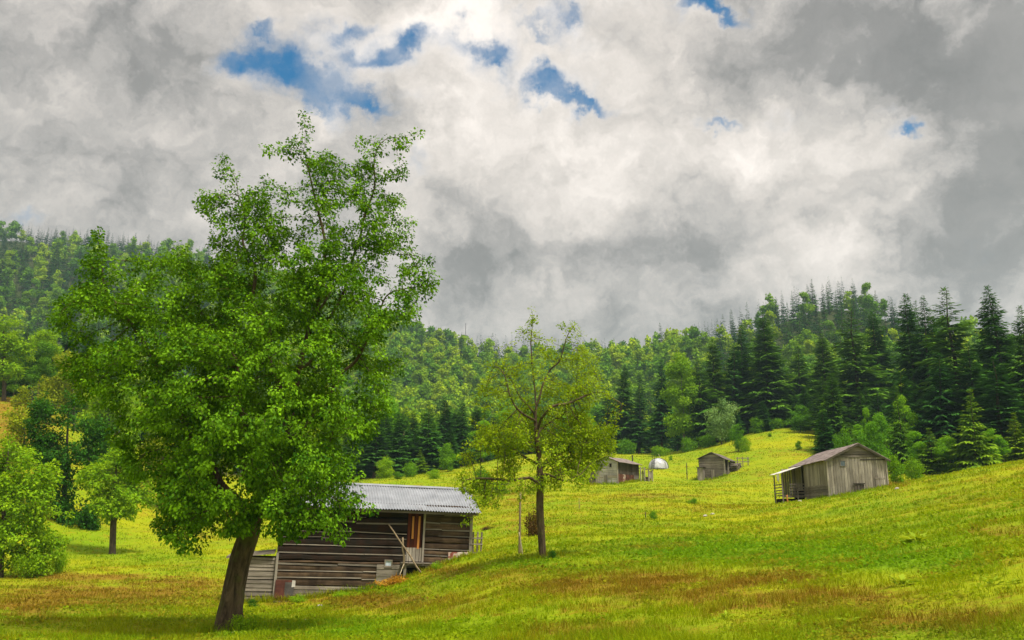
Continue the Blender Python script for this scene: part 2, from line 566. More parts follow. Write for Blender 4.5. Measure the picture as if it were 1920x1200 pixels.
def make_grass_mat():
    m, t, b, o = new_mat('grass_blades')
    c, pos = meadow_colour(t)
    tint = attr(t, 'tint', fac=True)
    c = t.mix(1.0, c, t.mix(tint, (0.65, 0.8, 0.8), (1.40, 1.38, 1.2)), 'MULTIPLY')
    t.put(b.inputs['Base Color'], c)
    b.inputs['Roughness'].default_value = 0.7
    b.inputs['Specular IOR Level'].default_value = 0.05
    tr = t.node('ShaderNodeBsdfTranslucent')
    t.put(tr.inputs[0], c)
    mx = t.node('ShaderNodeMixShader')
    mx.inputs[0].default_value = 0.45
    t.l.new(b.outputs[0], mx.inputs[1])
    t.l.new(tr.outputs[0], mx.inputs[2])
    t.l.new(mx.outputs[0], o.inputs[0])
    return m


def leaf_mat(name, dark, light, mode='attr', trans=0.35, spec=0.07, rough=0.6, spread=0.0):
    """mode 'attr': per-leaf tint stored on the mesh; 'object': tint plus a tone per tree; 'both' for merged woods (tree tone in 'tone')"""
    m, t, b, o = new_mat(name)
    tint = attr(t, 'tint', fac=True)
    c = t.mix(tint, dark, light)
    if mode == 'object':
        rnd = t.node('ShaderNodeObjectInfo').outputs['Random']
    elif mode == 'both':
        rnd = attr(t, 'tone', fac=True)
    else:
        rnd = None
    if rnd is not None:
        c = t.mix(1.0, c, t.ramp(rnd, [(0.0, (1 - spread, 1 - spread * .6, 1 + spread)), (0.5, (1, 1, 1)), (1.0, (1 + spread * 2.2, 1 + spread * 1.0, 1 - spread * .5))]), 'MULTIPLY')
    t.put(b.inputs['Base Color'], c)
    b.inputs['Roughness'].default_value = rough
    b.inputs['Specular IOR Level'].default_value = spec
    tr = t.node('ShaderNodeBsdfTranslucent')
    t.put(tr.inputs[0], t.mix(1.0, c, (1.25, 1.1, 0.6), 'MULTIPLY'))
    mx = t.node('ShaderNodeMixShader')
    mx.inputs[0].default_value = trans
    t.l.new(b.outputs[0], mx.inputs[1])
    t.l.new(tr.outputs[0], mx.inputs[2])
    t.l.new(mx.outputs[0], o.inputs[0])
    return m


def bark_mat(name, a, bcol, scale=6.0, moss=None):
    m, t, b, o = new_mat(name)
    pos = t.node('ShaderNodeTexCoord').outputs['Object']
    st = t.vmath('MULTIPLY', pos, (1, 1, 0.22))
    n = t.noise(st, scale, 7, 0.65, dist=0.6)
    c = t.ramp(n, [(0.3, a), (0.7, bcol)])
    if moss:
        c = t.mix(t.rng(t.noise(pos, 2.2, 4, 0.6), 0.52, 0.68), c, moss)
    t.put(b.inputs['Base Color'], c)
    b.inputs['Roughness'].default_value = 0.9
    b.inputs['Specular IOR Level'].default_value = 0.15
    bp = t.node('ShaderNodeBump')
    bp.inputs['Strength'].default_value = 1.0
    bp.inputs['Distance'].default_value = 0.10
    t.put(bp.inputs['Height'], n)
    t.l.new(bp.outputs[0], b.inputs['Normal'])
    return m


def wood_mat(name, axis, dark, light, stain=None, stain_amt=0.6, rough=0.85):
    m, t, b, o = new_mat(name)
    pos = t.node('ShaderNodeTexCoord').outputs['Object']
    sc = {'x': (0.5, 9, 9), 'y': (9, 0.5, 9), 'z': (9, 9, 0.5)}[axis]
    tone = attr(t, 'tone', fac=True)
    off = t.node('ShaderNodeCombineXYZ')
    for i in range(3):
        t.put(off.inputs[i], t.math('MULTIPLY', tone, 37.7 + 11 * i))
    gp = t.vmath('ADD', t.vmath('MULTIPLY', pos, sc), off.outputs[0])
    grain = t.noise(gp, 1.6, 7, 0.7, dist=0.4)
    c = t.ramp(grain, [(0.28, dark), (0.72, light)])
    c = t.mix(1.0, c, t.mix(t.math('FRACT', t.math('MULTIPLY', tone, 1.0)), (0.38, 0.37, 0.36), (1.45, 1.43, 1.38)), 'MULTIPLY')
    if stain:
        sm = t.rng(t.noise(t.vmath('MULTIPLY', pos, (1.0, 1.0, 0.45)), 0.9, 5, 0.65), 0.45, 0.66)
        c = t.mix(t.math('MULTIPLY', sm, stain_amt), c, stain)
    t.put(b.inputs['Base Color'], c)
    b.inputs['Roughness'].default_value = rough
    b.inputs['Specular IOR Level'].default_value = 0.2
    bp = t.node('ShaderNodeBump')
    bp.inputs['Strength'].default_value = 0.5
    bp.inputs['Distance'].default_value = 0.02
    t.put(bp.inputs['Height'], grain)
    t.l.new(bp.outputs[0], b.inputs['Normal'])
    return m


def plain_mat(name, a, bcol, scale=3.0, rough=0.7, metal=0.0, spec=0.3, lo=0.35, hi=0.65, stretch=(1, 1, 1)):
    m, t, b, o = new_mat(name)
    pos = t.node('ShaderNodeTexCoord').outputs['Object']
    n = t.noise(t.vmath('MULTIPLY', pos, stretch), scale, 6, 0.65)
    c = t.ramp(n, [(lo, a), (hi, bcol)])
    tone = attr(t, 'tone', fac=True)
    t.put(b.inputs['Base Color'], c)
    b.inputs['Roughness'].default_value = rough
    b.inputs['Metallic'].default_value = metal
    b.inputs['Specular IOR Level'].default_value = spec
    bp = t.node('ShaderNodeBump')
    bp.inputs['Strength'].default_value = 0.25
    bp.inputs['Distance'].default_value = 0.02
    t.put(bp.inputs['Height'], n)
    t.l.new(bp.outputs[0], b.inputs['Normal'])
    return m


M = {}
M['turf'] = make_ground_mat()
M['grass'] = make_grass_mat()
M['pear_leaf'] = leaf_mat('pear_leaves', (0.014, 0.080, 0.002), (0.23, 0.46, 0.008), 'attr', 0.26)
M['sparse_leaf'] = leaf_mat('sparse_leaves', (0.12, 0.23, 0.004), (0.40, 0.54, 0.012), 'attr', 0.42)
M['light_leaf'] = leaf_mat('light_leaves', (0.10, 0.25, 0.004), (0.33, 0.52, 0.010), 'attr', 0.38)
M['yellow_leaf'] = leaf_mat('yellow_leaves', (0.14, 0.22, 0.005), (0.36, 0.42, 0.010), 'attr', 0.38)
M['dark_leaf'] = leaf_mat('dark_leaves', (0.020, 0.085, 0.005), (0.060, 0.19, 0.008), 'attr', 0.28)
M['pale_leaf'] = leaf_mat('pale_leaves', (0.10, 0.22, 0.05), (0.26, 0.40, 0.12), 'attr', 0.3)
M['brown_leaf'] = leaf_mat('brown_leaves', (0.06, 0.04, 0.010), (0.14, 0.08, 0.018), 'attr', 0.25)
M['dry_leaf'] = leaf_mat('dry_fronds', (0.30, 0.13, 0.015), (0.50, 0.30, 0.03), 'attr', 0.3)
M['dock_leaf'] = leaf_mat('dock_leaves', (0.16, 0.27, 0.01), (0.32, 0.42, 0.02), 'attr', 0.35)
M['wood_leaf'] = leaf_mat('forest_leaves', (0.052, 0.165, 0.004), (0.24, 0.42, 0.007), 'object', 0.32, spread=0.42)
M['wood_leaf_far'] = leaf_mat('distant_leaves', (0.052, 0.165, 0.004), (0.24, 0.42, 0.007), 'both', 0.32, spread=0.42)
M['shrub_leaf'] = leaf_mat('shrub_leaves', (0.065, 0.20, 0.004), (0.20, 0.40, 0.007), 'object', 0.35, spread=0.35)
M['column_leaf'] = leaf_mat('yellow_green_leaves', (0.10, 0.25, 0.005), (0.28, 0.46, 0.010), 'attr', 0.35)
M['edge_leaf'] = leaf_mat('edge_leaves', (0.065, 0.22, 0.004), (0.22, 0.46, 0.007), 'object', 0.35, spread=0.15)
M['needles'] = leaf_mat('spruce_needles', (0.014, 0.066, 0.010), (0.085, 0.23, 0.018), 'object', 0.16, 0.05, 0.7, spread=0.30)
M['needles_far'] = leaf_mat('distant_needles', (0.009, 0.048, 0.014), (0.045, 0.14, 0.024), 'both', 0.16, 0.05, 0.7, spread=0.30)
M['young_needles'] = leaf_mat('young_needles', (0.055, 0.15, 0.010), (0.19, 0.34, 0.012), 'object', 0.25, 0.05, 0.6, spread=0.25)
M['bark_pear'] = bark_mat('pear_bark', (0.012, 0.008, 0.005), (0.175, 0.122, 0.07), 6.0, (0.10, 0.10, 0.03))
M['bark'] = bark_mat('bark', (0.03, 0.024, 0.018), (0.13, 0.10, 0.07), 8.0)
M['bark_grey'] = bark_mat('grey_bark', (0.08, 0.07, 0.055), (0.26, 0.23, 0.18), 9.0)

# ------------------------------------------------------------------ the ground: one sheet out past the hills
def build_ground():
    fine = np.arange(-43, 43.001, 0.13)
    az = np.radians(np.concatenate([np.arange(-180, -43, 3.0), fine, np.arange(46, 180, 3.0)]))
    rr = 0.5 * np.exp(np.arange(0, math.log(2300 / 0.5), 0.0145))
    A, RR = np.meshgrid(az, rr)
    x, y = np.sin(A) * RR, np.cos(A) * RR
    z = height(x, y)
    nr, na = x.shape
    V = np.stack([x.ravel(), y.ravel(), z.ravel()], 1)
    i, j = np.meshgrid(np.arange(nr - 1), np.arange(na), indexing='ij')
    jn = (j + 1) % na
    F = np.stack([i * na + j, i * na + jn, (i + 1) * na + jn, (i + 1) * na + j], -1).reshape(-1, 4)[:, ::-1]
    cidx = len(V)
    V = np.vstack([V, [[0, 0, hz(0, 0)]]])
    T = np.stack([np.full(na, cidx), np.arange(na), (np.arange(na) + 1) % na], 1)[:, ::-1]
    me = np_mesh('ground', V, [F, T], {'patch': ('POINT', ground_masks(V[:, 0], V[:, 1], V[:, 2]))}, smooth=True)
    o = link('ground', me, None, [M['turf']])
    tag(o, 'rolling hillside meadow of yellow green grass with brown patches', 'ground', kind='structure')
    return x, y, z


GX, GY, GZ = build_ground()


def leaf_quads(Pp, D, N, L, W, fold=0.18, droop=0.0):
    """one folded rhombus per leaf; returns vertices (n*4,3) and quads"""
    n = len(Pp)
    D = D / (np.linalg.norm(D, axis=1, keepdims=True) + 1e-9)
    Sd = np.cross(D, N)
    Sd /= np.linalg.norm(Sd, axis=1, keepdims=True) + 1e-9
    Nn = np.cross(Sd, D)
    L, W = np.asarray(L).reshape(-1, 1) * np.ones((n, 1)), np.asarray(W).reshape(-1, 1) * np.ones((n, 1))
    mid = Pp + D * L * 0.45
    V = np.empty((n, 4, 3))
    V[:, 0] = Pp
    V[:, 1] = mid + Sd * W * 0.5 + Nn * W * fold
    V[:, 2] = Pp + D * L - Nn * L * droop
    V[:, 3] = mid - Sd * W * 0.5 + Nn * W * fold
    F = np.arange(n * 4).reshape(n, 4)
    return V.reshape(-1, 3), F


def rand_dirs(n):
    v = rng.normal(size=(n, 3))
    return v / np.linalg.norm(v, axis=1, keepdims=True)


RANK = []              # walls and trunks with taller grass at the foot
KEEP_OUT = []          # (x, y, radius) where grass must not stand


def build_grass():
    n = 700000
    az = np.where(rng.uniform(0, 1, n) < .8, rng.uniform(-0.60, 0.60, n), rng.uniform(.6, 1.15, n) * rng.choice([-1, 1], n))
    r = np.exp(rng.uniform(math.log(7.5), math.log(200), n))
    x, y = np.sin(az) * r, np.cos(az) * r
    cl = fbm(x * 1.1 + 40, y * 1.1, o=3) + (vnoise(x * 5, y * 5) - 0.5) * 0.35
    keep = rng.uniform(0, 1, n) < np.clip((cl - 0.30) * 3.0, 0.12, 1)
    for kx, ky, kr in KEEP_OUT:
        keep &= (x - kx) ** 2 + (y - ky) ** 2 > kr * kr
    x, y, r, cl = x[keep], y[keep], r[keep], cl[keep]
    n0 = len(x)
    for (ax, ay), (bx, by), wd, cnt in RANK:          # ranker grass along walls and round trunks
        t = rng.uniform(0, 1, cnt)
        x = np.concatenate([x, ax + (bx - ax) * t + rng.normal(size=cnt) * wd])
        y = np.concatenate([y, ay + (by - ay) * t + rng.normal(size=cnt) * wd])
    r = np.hypot(x, y)
    cl = np.concatenate([cl, rng.uniform(.55, .9, len(x) - n0)])
    z = height(x, y)
    n = len(x)
    msk = ground_masks(x, y, z)
    tall = np.clip((cl - 0.45) * 4, 0, 1)
    px, py = project(x, y, z)
    rich = sstep(py, 1060, 1190) * 0.9
    h = (0.042 + 0.065 * rng.uniform(0, 1, n) + 0.10 * tall * rng.uniform(0.2, 1, n) * (0.45 + rich)) * np.clip((r / 14) ** 0.30, 0.9, 2.0)
    h *= np.where(rng.uniform(0, 1, n) > 0.985, 2.0, 1.0)
    h[n0:] *= rng.uniform(1.0, 2.2, n - n0)
    w = 0.006 * np.clip(r / 10, 0.8, 16) * rng.uniform(0.7, 1.3, n)
    th = rng.uniform(0, 2 * math.pi, n)
    sx, sy = np.cos(th), np.sin(th)
    la = rng.uniform(0, 2 * math.pi, n)
    ln = rng.uniform(0.1, 0.9, n) * h
    base = np.stack([x, y, z - 0.01], 1)
    side = np.stack([sx, sy, 0 * sx], 1) * (w / 2)[:, None]
    lean = np.stack([np.cos(la) * ln, np.sin(la) * ln, 0 * ln], 1)
    up = np.stack([0 * h, 0 * h, h], 1)
    V = np.empty((n, 5, 3))
    V[:, 0], V[:, 1] = base - side, base + side
    V[:, 2] = base + side * 0.8 + up * 0.6 + lean * 0.35
    V[:, 3] = base - side * 0.8 + up * 0.6 + lean * 0.35
    V[:, 4] = base + up * 0.95 + lean
    b = np.arange(n)[:, None] * 5
    Q = b + np.array([[0, 1, 2, 3]])
    T = b + np.array([[3, 2, 4]])
    tint = np.clip(rng.beta(2, 2, n) + 0.15 * tall, 0, 1)
    me = np_mesh('grass', V.reshape(-1, 3), [Q, T], {'patch': ('POINT', np.repeat(msk, 5, 0)), 'tint': ('POINT', np.repeat(tint, 5))})
    o = link('grass', me, None, [M['grass']])
    tag(o, 'short grass blades growing over the meadow', 'grass', kind='stuff')
    # low leafy ground cover (clover and plantain) in the green patches
    n = 520000
    az = np.where(rng.uniform(0, 1, n) < .8, rng.uniform(-0.60, 0.60, n), rng.uniform(.6, 1.15, n) * rng.choice([-1, 1], n))
    r = np.exp(rng.uniform(math.log(8.0), math.log(80), n))
    x, y = np.sin(az) * r, np.cos(az) * r
    z = height(x, y)
    msk = ground_masks(x, y, z)
    cl = fbm(x * 0.8, y * 0.8 + 90, o=3) + (vnoise(x * 4, y * 4 + 50) - 0.5) * 0.4
    keep = rng.uniform(0, 1, n) < np.clip(msk[:, 1] * 0.75 + (cl - 0.48) * 2.2, 0.02, 1)
    for kx, ky, kr in KEEP_OUT:
        keep &= (x - kx) ** 2 + (y - ky) ** 2 > kr * kr
    x, y, z, r, msk = x[keep], y[keep], z[keep], r[keep], msk[keep]
    n = len(x)
    D = np.stack([rng.normal(size=n), rng.normal(size=n), rng.uniform(-0.1, 0.9, n)], 1)
    N = np.stack([rng.normal(size=n) * .4, rng.normal(size=n) * .4, np.ones(n)], 1)
    L = 0.035 * np.clip(r / 12, 0.9, 3.2) * rng.uniform(0.6, 1.7, n)
    V, F = leaf_quads(np.stack([x, y, z + rng.uniform(0.0, 0.07, n)], 1), D, N, L, L * 0.75, 0.1)
    msk[:, 1] = np.clip(msk[:, 1] + 0.3, 0, 1)
    me = np_mesh('ground_cover', V, [F], {'patch': ('POINT', np.repeat(msk, 4, 0)), 'tint': ('POINT', np.repeat(rng.beta(2, 2, n), 4))})
    o = link('ground_cover', me, None, [M['grass']])
    tag(o, 'low leafy clover and weeds covering green patches of meadow', 'ground cover', kind='stuff')


# ------------------------------------------------------------------ buildings
M['log'] = wood_mat('dark_logs', 'x', (0.005, 0.004, 0.003), (0.036, 0.026, 0.017), (0.05, 0.016, 0.006), 0.5)
M['log_grey'] = wood_mat('weathered_logs', 'x', (0.020, 0.012, 0.007), (0.15, 0.100, 0.058), (0.013, 0.008, 0.005), 0.75)
M['pale_x'] = wood_mat('pale_boards', 'x', (0.18, 0.17, 0.15), (0.50, 0.48, 0.43), (0.12, 0.11, 0.09), 0.5)
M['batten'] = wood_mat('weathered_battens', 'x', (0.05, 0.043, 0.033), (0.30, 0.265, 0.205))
M['grey_x'] = wood_mat('grey_boards_x', 'x', (0.07, 0.06, 0.047), (0.30, 0.265, 0.21), (0.06, 0.045, 0.03), 0.5)
M['grey_y'] = wood_mat('grey_boards_y', 'y', (0.07, 0.06, 0.047), (0.30, 0.265, 0.21), (0.06, 0.045, 0.03), 0.4)
M['grey_z'] = wood_mat('grey_planks', 'z', (0.12, 0.105, 0.085), (0.42, 0.385, 0.32), (0.09, 0.07, 0.05), 0.5)
M['dark_z'] = wood_mat('dark_planks', 'z', (0.022, 0.018, 0.014), (0.10, 0.08, 0.06))
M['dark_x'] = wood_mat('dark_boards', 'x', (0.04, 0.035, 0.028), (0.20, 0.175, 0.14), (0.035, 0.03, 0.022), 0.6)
M['red_door'] = wood_mat('red_brown_planks', 'z', (0.035, 0.009, 0.004), (0.12, 0.032, 0.012))
M['orange_wood'] = wood_mat('fresh_orange_wood', 'z', (0.34, 0.13, 0.03), (0.55, 0.26, 0.07))
M['pole_wood'] = wood_mat('pole_wood', 'z', (0.10, 0.075, 0.045), (0.33, 0.26, 0.16))
M['pale_wood'] = wood_mat('pale_wood', 'z', (0.30, 0.25, 0.16), (0.55, 0.48, 0.34))
M['zinc'] = plain_mat('zinc_sheet', (0.22, 0.235, 0.255), (0.40, 0.42, 0.445), 1.2, 0.42, 0.45, 0.5, .3, .7)
_t = NT(M['zinc'].node_tree)
_b = M['zinc'].node_tree.nodes['Principled BSDF']
_src = _b.inputs['Base Color'].links[0].from_socket
_p = _t.node('ShaderNodeTexCoord').outputs['Object']
_m = _t.rng(_t.noise(_t.vmath('MULTIPLY', _p, (3.0, 0.5, 0.5)), 1.3, 6, 0.7), 0.56, 0.74)
_t.put(_b.inputs['Base Color'], _t.mix(_t.math('MULTIPLY', _m, 0.55), _src, (0.13, 0.085, 0.055)))
M['old_roof'] = plain_mat('old_roof_sheet', (0.10, 0.075, 0.065), (0.27, 0.22, 0.20), 1.6, 0.6, 0.2, 0.3, .35, .65, (2.5, .5, 1))
M['slate_roof'] = plain_mat('dark_roof_boards', (0.05, 0.042, 0.035), (0.17, 0.14, 0.12), 2.2, 0.8, 0, 0.2)
M['white_sheet'] = plain_mat('pale_sheet', (0.40, 0.37, 0.32), (0.78, 0.75, 0.70), 1.5, 0.6)
M['plastic'] = plain_mat('white_plastic', (0.26, 0.27, 0.27), (0.55, 0.56, 0.56), 1.6, 0.35, 0, 0.5)
M['rust'] = plain_mat('rust_sheet', (0.05, 0.016, 0.011), (0.13, 0.042, 0.026), 2.5, 0.7)
M['rust_white'] = plain_mat('rusty_painted_sheet', (0.17, 0.04, 0.02), (0.42, 0.36, 0.28), 3.2, 0.6, lo=.44, hi=.56)
M['rust_red'] = plain_mat('red_rusty_sheet', (0.05, 0.02, 0.013), (0.15, 0.055, 0.036), 2.0, 0.65)
M['grey_metal'] = plain_mat('dark_grey_sheet', (0.06, 0.055, 0.05), (0.13, 0.12, 0.11), 2.5, 0.5, .3)
M['glass'] = plain_mat('window_pane', (0.30, 0.36, 0.42), (0.55, 0.62, 0.68), 4.0, 0.12, 0, 0.6)
M['dark_glass'] = plain_mat('dark_window_pane', (0.05, 0.07, 0.075), (0.11, 0.14, 0.15), 4.0, 0.15, 0, 0.6)
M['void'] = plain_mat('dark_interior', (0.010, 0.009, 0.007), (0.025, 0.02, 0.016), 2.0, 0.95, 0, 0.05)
M['stone'] = plain_mat('field_stone', (0.22, 0.20, 0.17), (0.48, 0.45, 0.40), 4.0, 0.9)
M['iron'] = plain_mat('dark_iron', (0.02, 0.018, 0.016), (0.06, 0.05, 0.045), 5.0, 0.7)


class Frame:
    """local axes of a building standing at a photo point: x along the front, y into the depth, z up (with a sag ry)"""
    def __init__(self, px, py, Y, rz, ry=0.0):
        self.o = P(px, py, Y)
        self.rz, self.ry = rz, ry
        c, s = math.cos(rz), math.sin(rz)
        self.m = np.array(Matrix.Rotation(rz, 3, 'Z') @ Matrix.Rotation(ry, 3, 'Y'))

    def hit(self, px, py, axis, at=0.0):
        """local point where the sight line meets the plane local[axis] = at"""
        d = self.m.T @ raydir(px, py)
        c = self.m.T @ (np.array([0, 0, CAMZ]) - self.o)
        t = (at - c[axis]) / d[axis]
        return c + d * t

    def front(self, px, py, y=0.0):
        p = self.hit(px, py, 1, y)
        return p[0], p[2]

    def side(self, px, py, x=0.0):
        p = self.hit(px, py, 0, x)
        return p[1], p[2]

    def root(self, name, label, cat, group=None):
        e = empty(name, self.o, self.rz, self.ry, label, cat, group)
        e.rotation_mode = 'XYZ'
        return e

    def world(self, p):
        return self.o + self.m @ np.asarray(p, float)


def tn(a=0.15, b=0.85):
    return float(rng.uniform(a, b))


def planks_x(mb, x0, x1, z0, z1, y, th=.03, w=.2, sgn=-1, mat=0, top=None, gap=.02, lo=.15, hi=.9, uneven=0.0):
    """vertical planks along x on the plane y (proud towards sgn); top: function x -> z of the upper edge"""
    x = x0
    while x < x1 - .02:
        ww = min(w * rng.uniform(.75, 1.3), x1 - x)
        a, b = x + gap / 2, x + ww - gap / 2
        ta, tb = (top(a), top(b)) if top else (z1, z1)
        zb = z0 + rng.uniform(-uneven, uneven)
        p, q = (y + sgn * (th + rng.uniform(0, .008)), y) if sgn < 0 else (y, y + th + rng.uniform(0, .008))
        mb.hexa([(a, p, zb), (b, p, zb), (b, q, zb), (a, q, zb), (a, p, ta), (b, p, tb), (b, q, tb), (a, q, ta)], tn(lo, hi), mat)
        x += ww


def planks_y(mb, y0, y1, z0, z1, x, th=.03, w=.2, sgn=-1, mat=0, gap=.02, lo=.15, hi=.9, uneven=0.0):
    y = y0
    while y < y1 - .02:
        ww = min(w * rng.uniform(.75, 1.3), y1 - y)
        a, b = y + gap / 2, y + ww - gap / 2
        zb = z0 + rng.uniform(-uneven, uneven)
        t = th + rng.uniform(0, .008)
        p, q = (x - t, x) if sgn < 0 else (x, x + t)
        mb.box(p, q, a, b, zb, z1, tn(lo, hi), mat)
        y += ww


def boards_x(mb, x0, x1, z0, z1, y, th=.03, h=.22, sgn=-1, mat=0, lo=.15, hi=.9, left=None, right=None, sag=.012, lap=.02):
    """horizontal boards on the plane y, each leaning out a little at its foot; left/right: limits as functions of z"""
    z = z0
    while z < z1 - .03:
        hh = min(h * rng.uniform(.8, 1.25), z1 - z)
        a0, b0 = (left(z) if left else x0), (right(z) if right else x1)
        a1, b1 = (left(z + hh) if left else x0), (right(z + hh) if right else x1)
        s0, s1 = rng.uniform(-sag, sag), rng.uniform(-sag, sag)
        e = .006
        f0, f1 = y + sgn * (th + lap), y + sgn * th
        if sgn < 0:
            mb.hexa([(a0, f0, z + e + s0), (b0, f0, z + e + s1), (b0, y, z + e + s1), (a0, y, z + e + s0), (a1, f1, z + hh + s0), (b1, f1, z + hh + s1), (b1, y, z + hh + s1), (a1, y, z + hh + s0)], tn(lo, hi), mat)
        else:
            mb.hexa([(a0, y, z + e + s0), (b0, y, z + e + s1), (b0, f0, z + e + s1), (a0, f0, z + e + s0), (a1, y, z + hh + s0), (b1, y, z + hh + s1), (b1, f1, z + hh + s1), (a1, f1, z + hh + s0)], tn(lo, hi), mat)
        z += hh


def boards_y(mb, y0, y1, z0, z1, x, th=.03, h=.22, sgn=-1, mat=0, lo=.15, hi=.9, sag=.012, lap=.02):
    z = z0
    while z < z1 - .03:
        hh = min(h * rng.uniform(.8, 1.25), z1 - z)
        s0, s1 = rng.uniform(-sag, sag), rng.uniform(-sag, sag)
        e, f0, f1 = .006, x + sgn * (th + lap), x + sgn * th
        c = [(f0, y0, z + e + s0), (x, y0, z + e + s0), (x, y1, z + e + s1), (f0, y1, z + e + s1), (f1, y0, z + hh + s0), (x, y0, z + hh + s0), (x, y1, z + hh + s1), (f1, y1, z + hh + s1)]
        mb.hexa(c, tn(lo, hi), mat)
        z += hh


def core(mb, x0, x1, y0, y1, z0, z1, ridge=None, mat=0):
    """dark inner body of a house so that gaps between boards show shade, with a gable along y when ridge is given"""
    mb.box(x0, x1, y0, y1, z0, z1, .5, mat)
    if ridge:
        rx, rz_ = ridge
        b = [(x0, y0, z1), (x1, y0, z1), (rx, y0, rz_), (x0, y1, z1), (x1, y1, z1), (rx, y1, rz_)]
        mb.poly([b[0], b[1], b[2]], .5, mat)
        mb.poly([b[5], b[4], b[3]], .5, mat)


# ---- the log barn
def build_barn():
    f = Frame(513, 1120, 43.0, R(14), R(2.1))
    root = f.root('log_barn', 'long dark log barn with grey corrugated roof in the hollow behind the pear tree', 'barn')
    X = lambda px, py: f.front(px, py)[0]
    Z = lambda px, py: f.front(px, py)[1]
    xr = X(880, 1010)
    ze = Z(790, 957) + .30
    zf = Z(790, 1056)                    # upper floor
    xm = X(752, 1050)                    # end of the lower storey
    xd0, xd1 = X(763, 1010), X(793, 1010)
    D = 5.4
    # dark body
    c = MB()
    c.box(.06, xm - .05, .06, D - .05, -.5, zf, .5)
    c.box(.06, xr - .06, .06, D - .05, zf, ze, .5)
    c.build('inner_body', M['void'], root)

    def logs(name, x0, x1, z0, z1, h, tone, mat='log'):
        w, bt = MB(), MB()
        z = z0
        while z < z1 - .05:
            hh = min(h * rng.uniform(.8, 1.22), z1 - z)
            dz = rng.uniform(-.06, .06)
            t = tn(*tone)
            # hewn log: flat face with chamfered edges
            prof = [(-.02, 0), (-.09, .05), (-.10, hh * .5), (-.085, hh - .06), (-.0, hh - .02), (.1, hh - .02), (.1, 0)]
            n = 7
            b = len(w.V)
            seg = 6
            for s in range(seg + 1):
                xx = x0 + (x1 - x0) * s / seg
                wv, wy = rng.uniform(-.03, .03), rng.uniform(-.02, .02)
                for (py_, pz) in prof:
                    w.V.append((xx, py_ + wy * (py_ < 0), z + pz + wv + dz * s / seg))
            for s in range(seg):
                for k in range(n):
                    w.F.append((b + s * n + k, b + s * n + (k + 1) % n, b + (s + 1) * n + (k + 1) % n, b + (s + 1) * n + k))
                    w.T.append(t)
                    w.M.append(0)
            w.F.append(tuple(b + k for k in reversed(range(n))))
            w.F.append(tuple(b + seg * n + k for k in range(n)))
            w.T += [t, t]
            w.M += [0, 0]
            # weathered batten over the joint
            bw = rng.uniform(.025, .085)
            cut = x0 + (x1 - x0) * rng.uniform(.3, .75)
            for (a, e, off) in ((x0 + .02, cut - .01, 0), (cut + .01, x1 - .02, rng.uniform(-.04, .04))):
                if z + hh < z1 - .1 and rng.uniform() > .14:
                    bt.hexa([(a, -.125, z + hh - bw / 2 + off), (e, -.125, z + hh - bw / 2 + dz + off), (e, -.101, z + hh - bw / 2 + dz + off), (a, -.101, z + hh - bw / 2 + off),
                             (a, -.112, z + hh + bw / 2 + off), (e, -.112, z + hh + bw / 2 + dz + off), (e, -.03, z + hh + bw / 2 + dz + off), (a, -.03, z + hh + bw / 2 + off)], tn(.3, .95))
            z += hh
        o = w.build(name, M[mat], root)
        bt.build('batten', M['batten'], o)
        return o
    logs('log_wall', 0, xd0 - .02, zf + .02, ze, .40, (.2, .8))
    logs('log_wall', 0, xm, .55, zf, .38, (.25, .9), 'log_grey')
    logs('log_wall', xd1 + .03, xr, zf + .05, ze, .36, (.4, .95), 'log_grey')
    # weathered bottom boards
    g = MB()
    boards_x(g, .02, xm, -.35, .55, -.05, h=.42, lo=.3, hi=.9)
    g.build('base_boards', M['grey_x'], root)
    g = MB()
    boards_x(g, X(705, 1075), xm + .02, zf - 1.6, zf - .1, -.13, th=.02, h=.3, lo=.3, hi=.8)
    g.build('patch_boards', M['grey_x'], root)
    # other walls
    g = MB()
    boards_x(g, 0, xr, -.3, ze, D, sgn=1, h=.36)
    boards_y(g, 0, D, -.3, ze, 0, sgn=-1, h=.36)
    boards_y(g, 0, D, zf, ze, xr, sgn=1, h=.36)
    g.build('rear_walls', M['grey_y'], root)
    # posts at the corners and by the door
    for q in ((-.06, .06, -.14, .02, -.4, Z(513, 1036), .5), (xr - .02, xr + .12, -.14, .02, zf - .3, ze - .1, .7), (xd1 - .03, xd1 + .07, -.15, -.02, zf + .05, ze - .3, .75)):
        g = MB()
        g.box(*q)
        g.build('corner_post', M['grey_z'], root)
    # door of red brown planks with two fresh orange planks and a pale patch
    d = MB()
    planks_x(d, xd0, xd1 - .04, zf + .35, ze - .05, .02, w=.2)
    door = d.build('door', M['red_door'], root)
    tag(door, 'red brown plank door with two orange planks')
    for (pa, pb, q) in (((775, 968), (773, 1010), .045), ((787, 968), (783, 1029), .045)):
        e = MB()
        a, b = f.front(*pa), f.front(*pb)
        e.beam((a[0], -.06, a[1]), (b[0], -.06, b[1]), .10, .03, tn(.5, .9), up=(0, 1, 0))
        e.build('orange_plank', M['orange_wood'], door)
    e = MB()
    planks_x(e, X(757, 1035), xd1 - .02, zf + .08, Z(780, 1027), -.03, w=.16, lo=.5, hi=.95)
    e.build('pale_planks', M['grey_z'], door)
    # small window with frame
    wx0, wx1 = X(722, 1058), X(733, 1058)
    wz0, wz1 = Z(728, 1062), Z(728, 1051)
    w = MB()
    for (a, b, c0, d0) in ((wx0 - .05, wx1 + .05, wz1, wz1 + .05), (wx0 - .05, wx1 + .05, wz0 - .05, wz0), (wx0 - .05, wx0, wz0, wz1), (wx1, wx1 + .05, wz0, wz1)):
        w.box(a, b, -.20, -.10, c0, d0, tn(.5, .9))
    win = w.build('window', M['grey_x'], root)
    w = MB()
